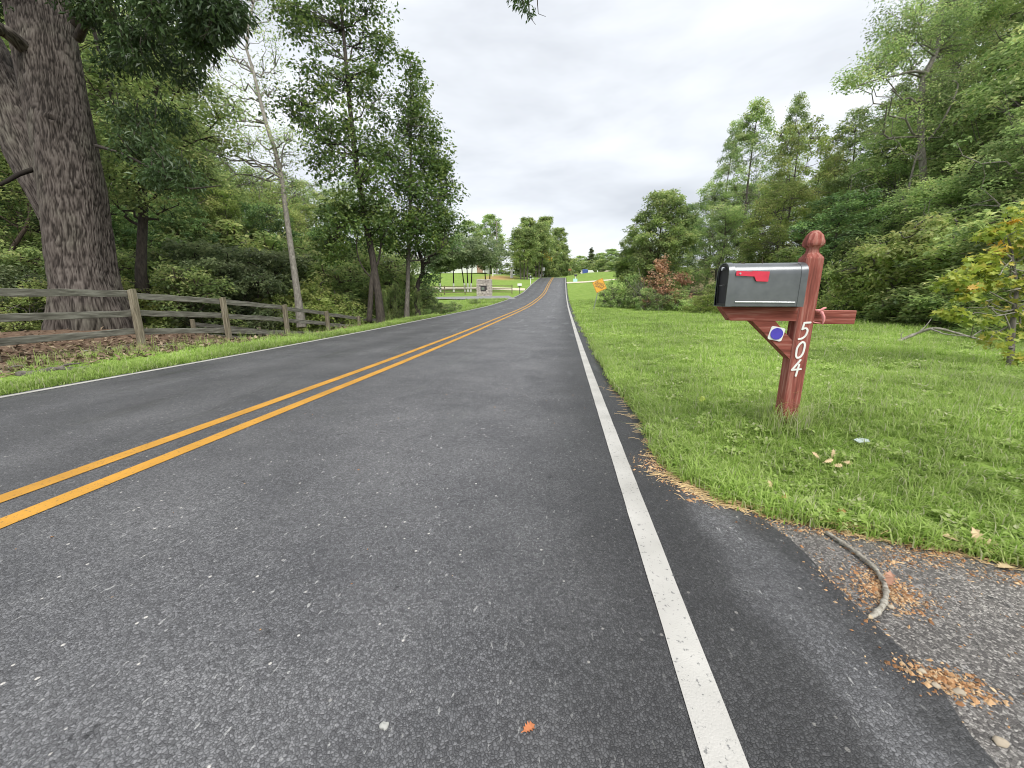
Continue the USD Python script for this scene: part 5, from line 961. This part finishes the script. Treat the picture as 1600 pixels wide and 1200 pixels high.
# single dry leaves
oakleaf = [(0, 0), (.10, .10), (.20, .14), (.12, .24), (.30, .34), (.14, .42), (.34, .56), (.16, .62), (.26, .78), (.10, .84), (0, 1.0)]
oakleaf = oakleaf + [(-x, y) for x, y in oakleaf[-2:0:-1]]
def dry_leaf(label, base, direction, normal, size, mat, curl=.25, broad=1.0):
    d = unit(direction); n = unit(np.asarray(normal, float) - d * (np.asarray(normal, float) @ d)); s = np.cross(d, n)
    P2 = Polygon(oakleaf); tri_v, tri_f = trimesh.creation.triangulate_polygon(P2, engine='earcut'); 
    v = np.vstack([tri_v]); mid = np.array([[0, y] for y in np.linspace(.05, .95, 7)])
    v3 = base + s * (v[:, :1] * size * broad) + d * (v[:, 1:] * size) + n * (size * (curl * np.abs(v[:, :1]) * 1.4 - curl * .5 * (v[:, 1:] - .4) ** 2))
    f = np.asarray(tri_f); back = v3 - n * .0015
    t = thing('dry_leaf', label, 'leaf', base); part(t, 'blade', sub((np.vstack([v3, back]), np.vstack([f, f[:, ::-1] + len(v3)])), base), mat)
    part(t, 'stalk', sub(tube([base - d * size * .22, base, base + d * size * .9 + n * size * (-.5 * curl * .25)], [.0012, .0016, .0008], 4), base), mat)
tanleaf = plain('tan_dry_leaf', (.50, .38, .22), .8); rustleaf = plain('rust_dry_leaf', (.42, .15, .06), .8); pinkleaf = plain('pinkish_dry_leaf', (.45, .25, .17), .8)
lp = lambda u, v, l=.02: (lambda q: q)(on_ground(u, v, l))
dry_leaf('upright pale tan oak leaf standing in the grass edge at far right', lp(1528, 852, .02), UP * .9 - RIGHT * .25, -FWD, .085, tanleaf)
dry_leaf('pale tan oak leaf pointing right beside the upright one', lp(1534, 855, .02), RIGHT * .9 + UP * .35, UP - FWD * .5, .075, tanleaf)
dry_leaf('grey tan oak leaf drooping left of the upright one', lp(1500, 846, .025), -RIGHT * .8 + UP * .3, UP - FWD * .4, .085, tanleaf)
dry_leaf('rust red curled leaf on the grass edge below the mailbox', lp(1222, 778, .03), RIGHT, UP - FWD * .3, .05, rustleaf, .5, 1.3)
dry_leaf('orange leaf caught in the grass edge, right of the rust red one', lp(1308, 800, .03), RIGHT * .9 + UP * .1, UP - FWD * .5, .05, rustleaf, .4, 1.2)
dry_leaf('dark red leaf at the grass edge just above the crooked stick', gp(1372, 832, .01), RIGHT * .9 - UP * .2, ZZ, .05, rustleaf, .4, 1.2)
dry_leaf('pinkish brown leaf lying by the bend of the crooked stick', gp(1388, 915, .012), UP * .7 + RIGHT * .1, ZZ, .06, pinkleaf, .3)
dry_leaf('tan leaf lying on the old pavement at the right margin', gp(1560, 885, .01), RIGHT, ZZ, .07, tanleaf, .3)
dry_leaf('tan leaf on the old pavement below the drooping oak leaf', gp(1452, 858, .01), RIGHT * .8 + FH * .2, ZZ, .06, tanleaf, .3)
for k_, (u, v, a) in enumerate([(1288, 722, .3), (1300, 716, 1.4), (1280, 716, 2.4), (1318, 722, -.1), (1302, 728, .1)]):
    dry_leaf(['low left leaf', 'tallest leaf', 'left pointing leaf', 'right pointing leaf', 'lowest leaf'][k_] + ' of the pale dry sprig in the lawn right of the post foot', lp(u, v, .05), RIGHT * math.cos(a) + UP * math.sin(a), -FWD + UP * .4, .06, tanleaf, .2, .7)
dry_leaf('small tan leaf in the grass, first left of the rust red one', lp(1205, 762, .04), UP * .8 - RIGHT * .3, -FWD, .045, tanleaf)
dry_leaf('amber leaf fragment lying alone on the road near the bottom', gp(818, 1144, .004), RIGHT * .7 + FH * .4, ZZ, .035, rustleaf, .3, 1.2)
dry_leaf('broad yellow green leaf in the lawn left of the post', lp(1094, 628, .05), UP * .6 + RIGHT * .4, -FWD + UP, .07, plain('lime_leaf', (.30, .38, .04), .5), .2, 1.4)
whole('scrap', sub(extrude(Polygon([(0, 0), (.08, .01), (.09, .035), (.04, .05), (-.01, .03)]), .003, (lp(1342, 692, .035), RIGHT, FH + ZZ * .3, UP)), 0), plain('pale_scrap', (.36, .42, .41), .5), 'pale crumpled scrap half sunk in the lawn right of the mailbox', 'scrap')
for k_, (u, v, r) in enumerate([(600, 1136, .010), (1500, 1078, .012), (1462, 1072, .009), (1440, 1050, .009), (1565, 1155, .013), (1392, 945, .010)]):
    m = trimesh.creation.icosphere(2, r); m.vertices *= [1.3, .9, .6]; m.vertices += (meshkit.noise(m.vertices * 150, k_) - .5)[:, None] * r * .5
    b = gp(u, v, r * .35); whole('pebble', (np.asarray(m.vertices) + b, m.faces), plain(f'pebble_{k_}', (.33, .28, .21) if k_ else (.34, .34, .32), .8), ['white pebble lying on the road near the bottom', 'largest tan pebble in the husk heap on the old pavement', 'tan pebble left of the largest one in the husk heap', 'small tan pebble at the upper left of the husk heap', 'round acorn like pebble at the lower right corner', 'brown pebble in the husks by the stick bend'][k_], 'pebble', smooth=True)
# left bank: brown leaf carpet, rotten limbs
n = 9000; p = np.c_[-7.7 - np.abs(rg.normal(size=n)) * 2.6, rg.uniform(1.5, 17, n)]
m_, s_ = leaves(np.c_[p, ground_z(p[:, 0], p[:, 1])[:, None] + .02], .01, 1, .11, rg, droop=0, flat=.4, up=1.6, aspect=.5)
whole('dead_leaves', m_, leaf_mat('dead_leaf_carpet', [(.05, .036, .026), (.12, .085, .058), (.22, .165, .115), (.36, .29, .21)], trans=.05, rough=.9, patch=.2), 'brown dead leaves covering the bank below the oak', 'dead leaves', kind='stuff', rnd=s_)
for lab, a, b, r in [('bark covered rotten limb lying at the grass edge at far left', (30, 585), (140, 573), .05), ('short tan stub of wood at the left margin of the bank', (-6, 583), (14, 580), .03), ('thin pale stick on the bank left of the first fence post', (130, 548), (225, 545), .02), ('short pale limb beside the foot of the nearest fence post', (236, 546), (262, 543), .025)]:
    q = [on_ground(a[0] + (b[0] - a[0]) * t, a[1] + (b[1] - a[1]) * t + 2 * math.sin(9 * t), r * .5) for t in np.linspace(0, 1, 8)]
    limb_thing('rotten_limb', lab, [(q, r, r * .6)] + [([q[4], q[4] + np.array([.1, .05, .06]), q[4] + np.array([.22, .12, .07])], r * .45, r * .2)], bark_grey if r > .03 else bark_pale)

# neighbours of one kind are told apart by their order across the picture
ORD = ['leftmost', 'second from left', 'third from left', 'fourth from left', 'fifth from left', 'sixth from left', 'seventh from left', 'eighth from left', 'ninth from left', 'tenth from left', 'eleventh from left', 'twelfth from left']
by = {}
for u, pr, grp, lab in planted:
    if grp and -160 < u < 1760: by.setdefault(grp, []).append((u, pr, lab))
for grp, mem in by.items():
    if 2 <= len(mem) <= 12:
        for o_, (u, pr, lab) in zip(ORD, sorted(mem, key=lambda q: q[0])): tag(pr, f'{lab}, {o_}')
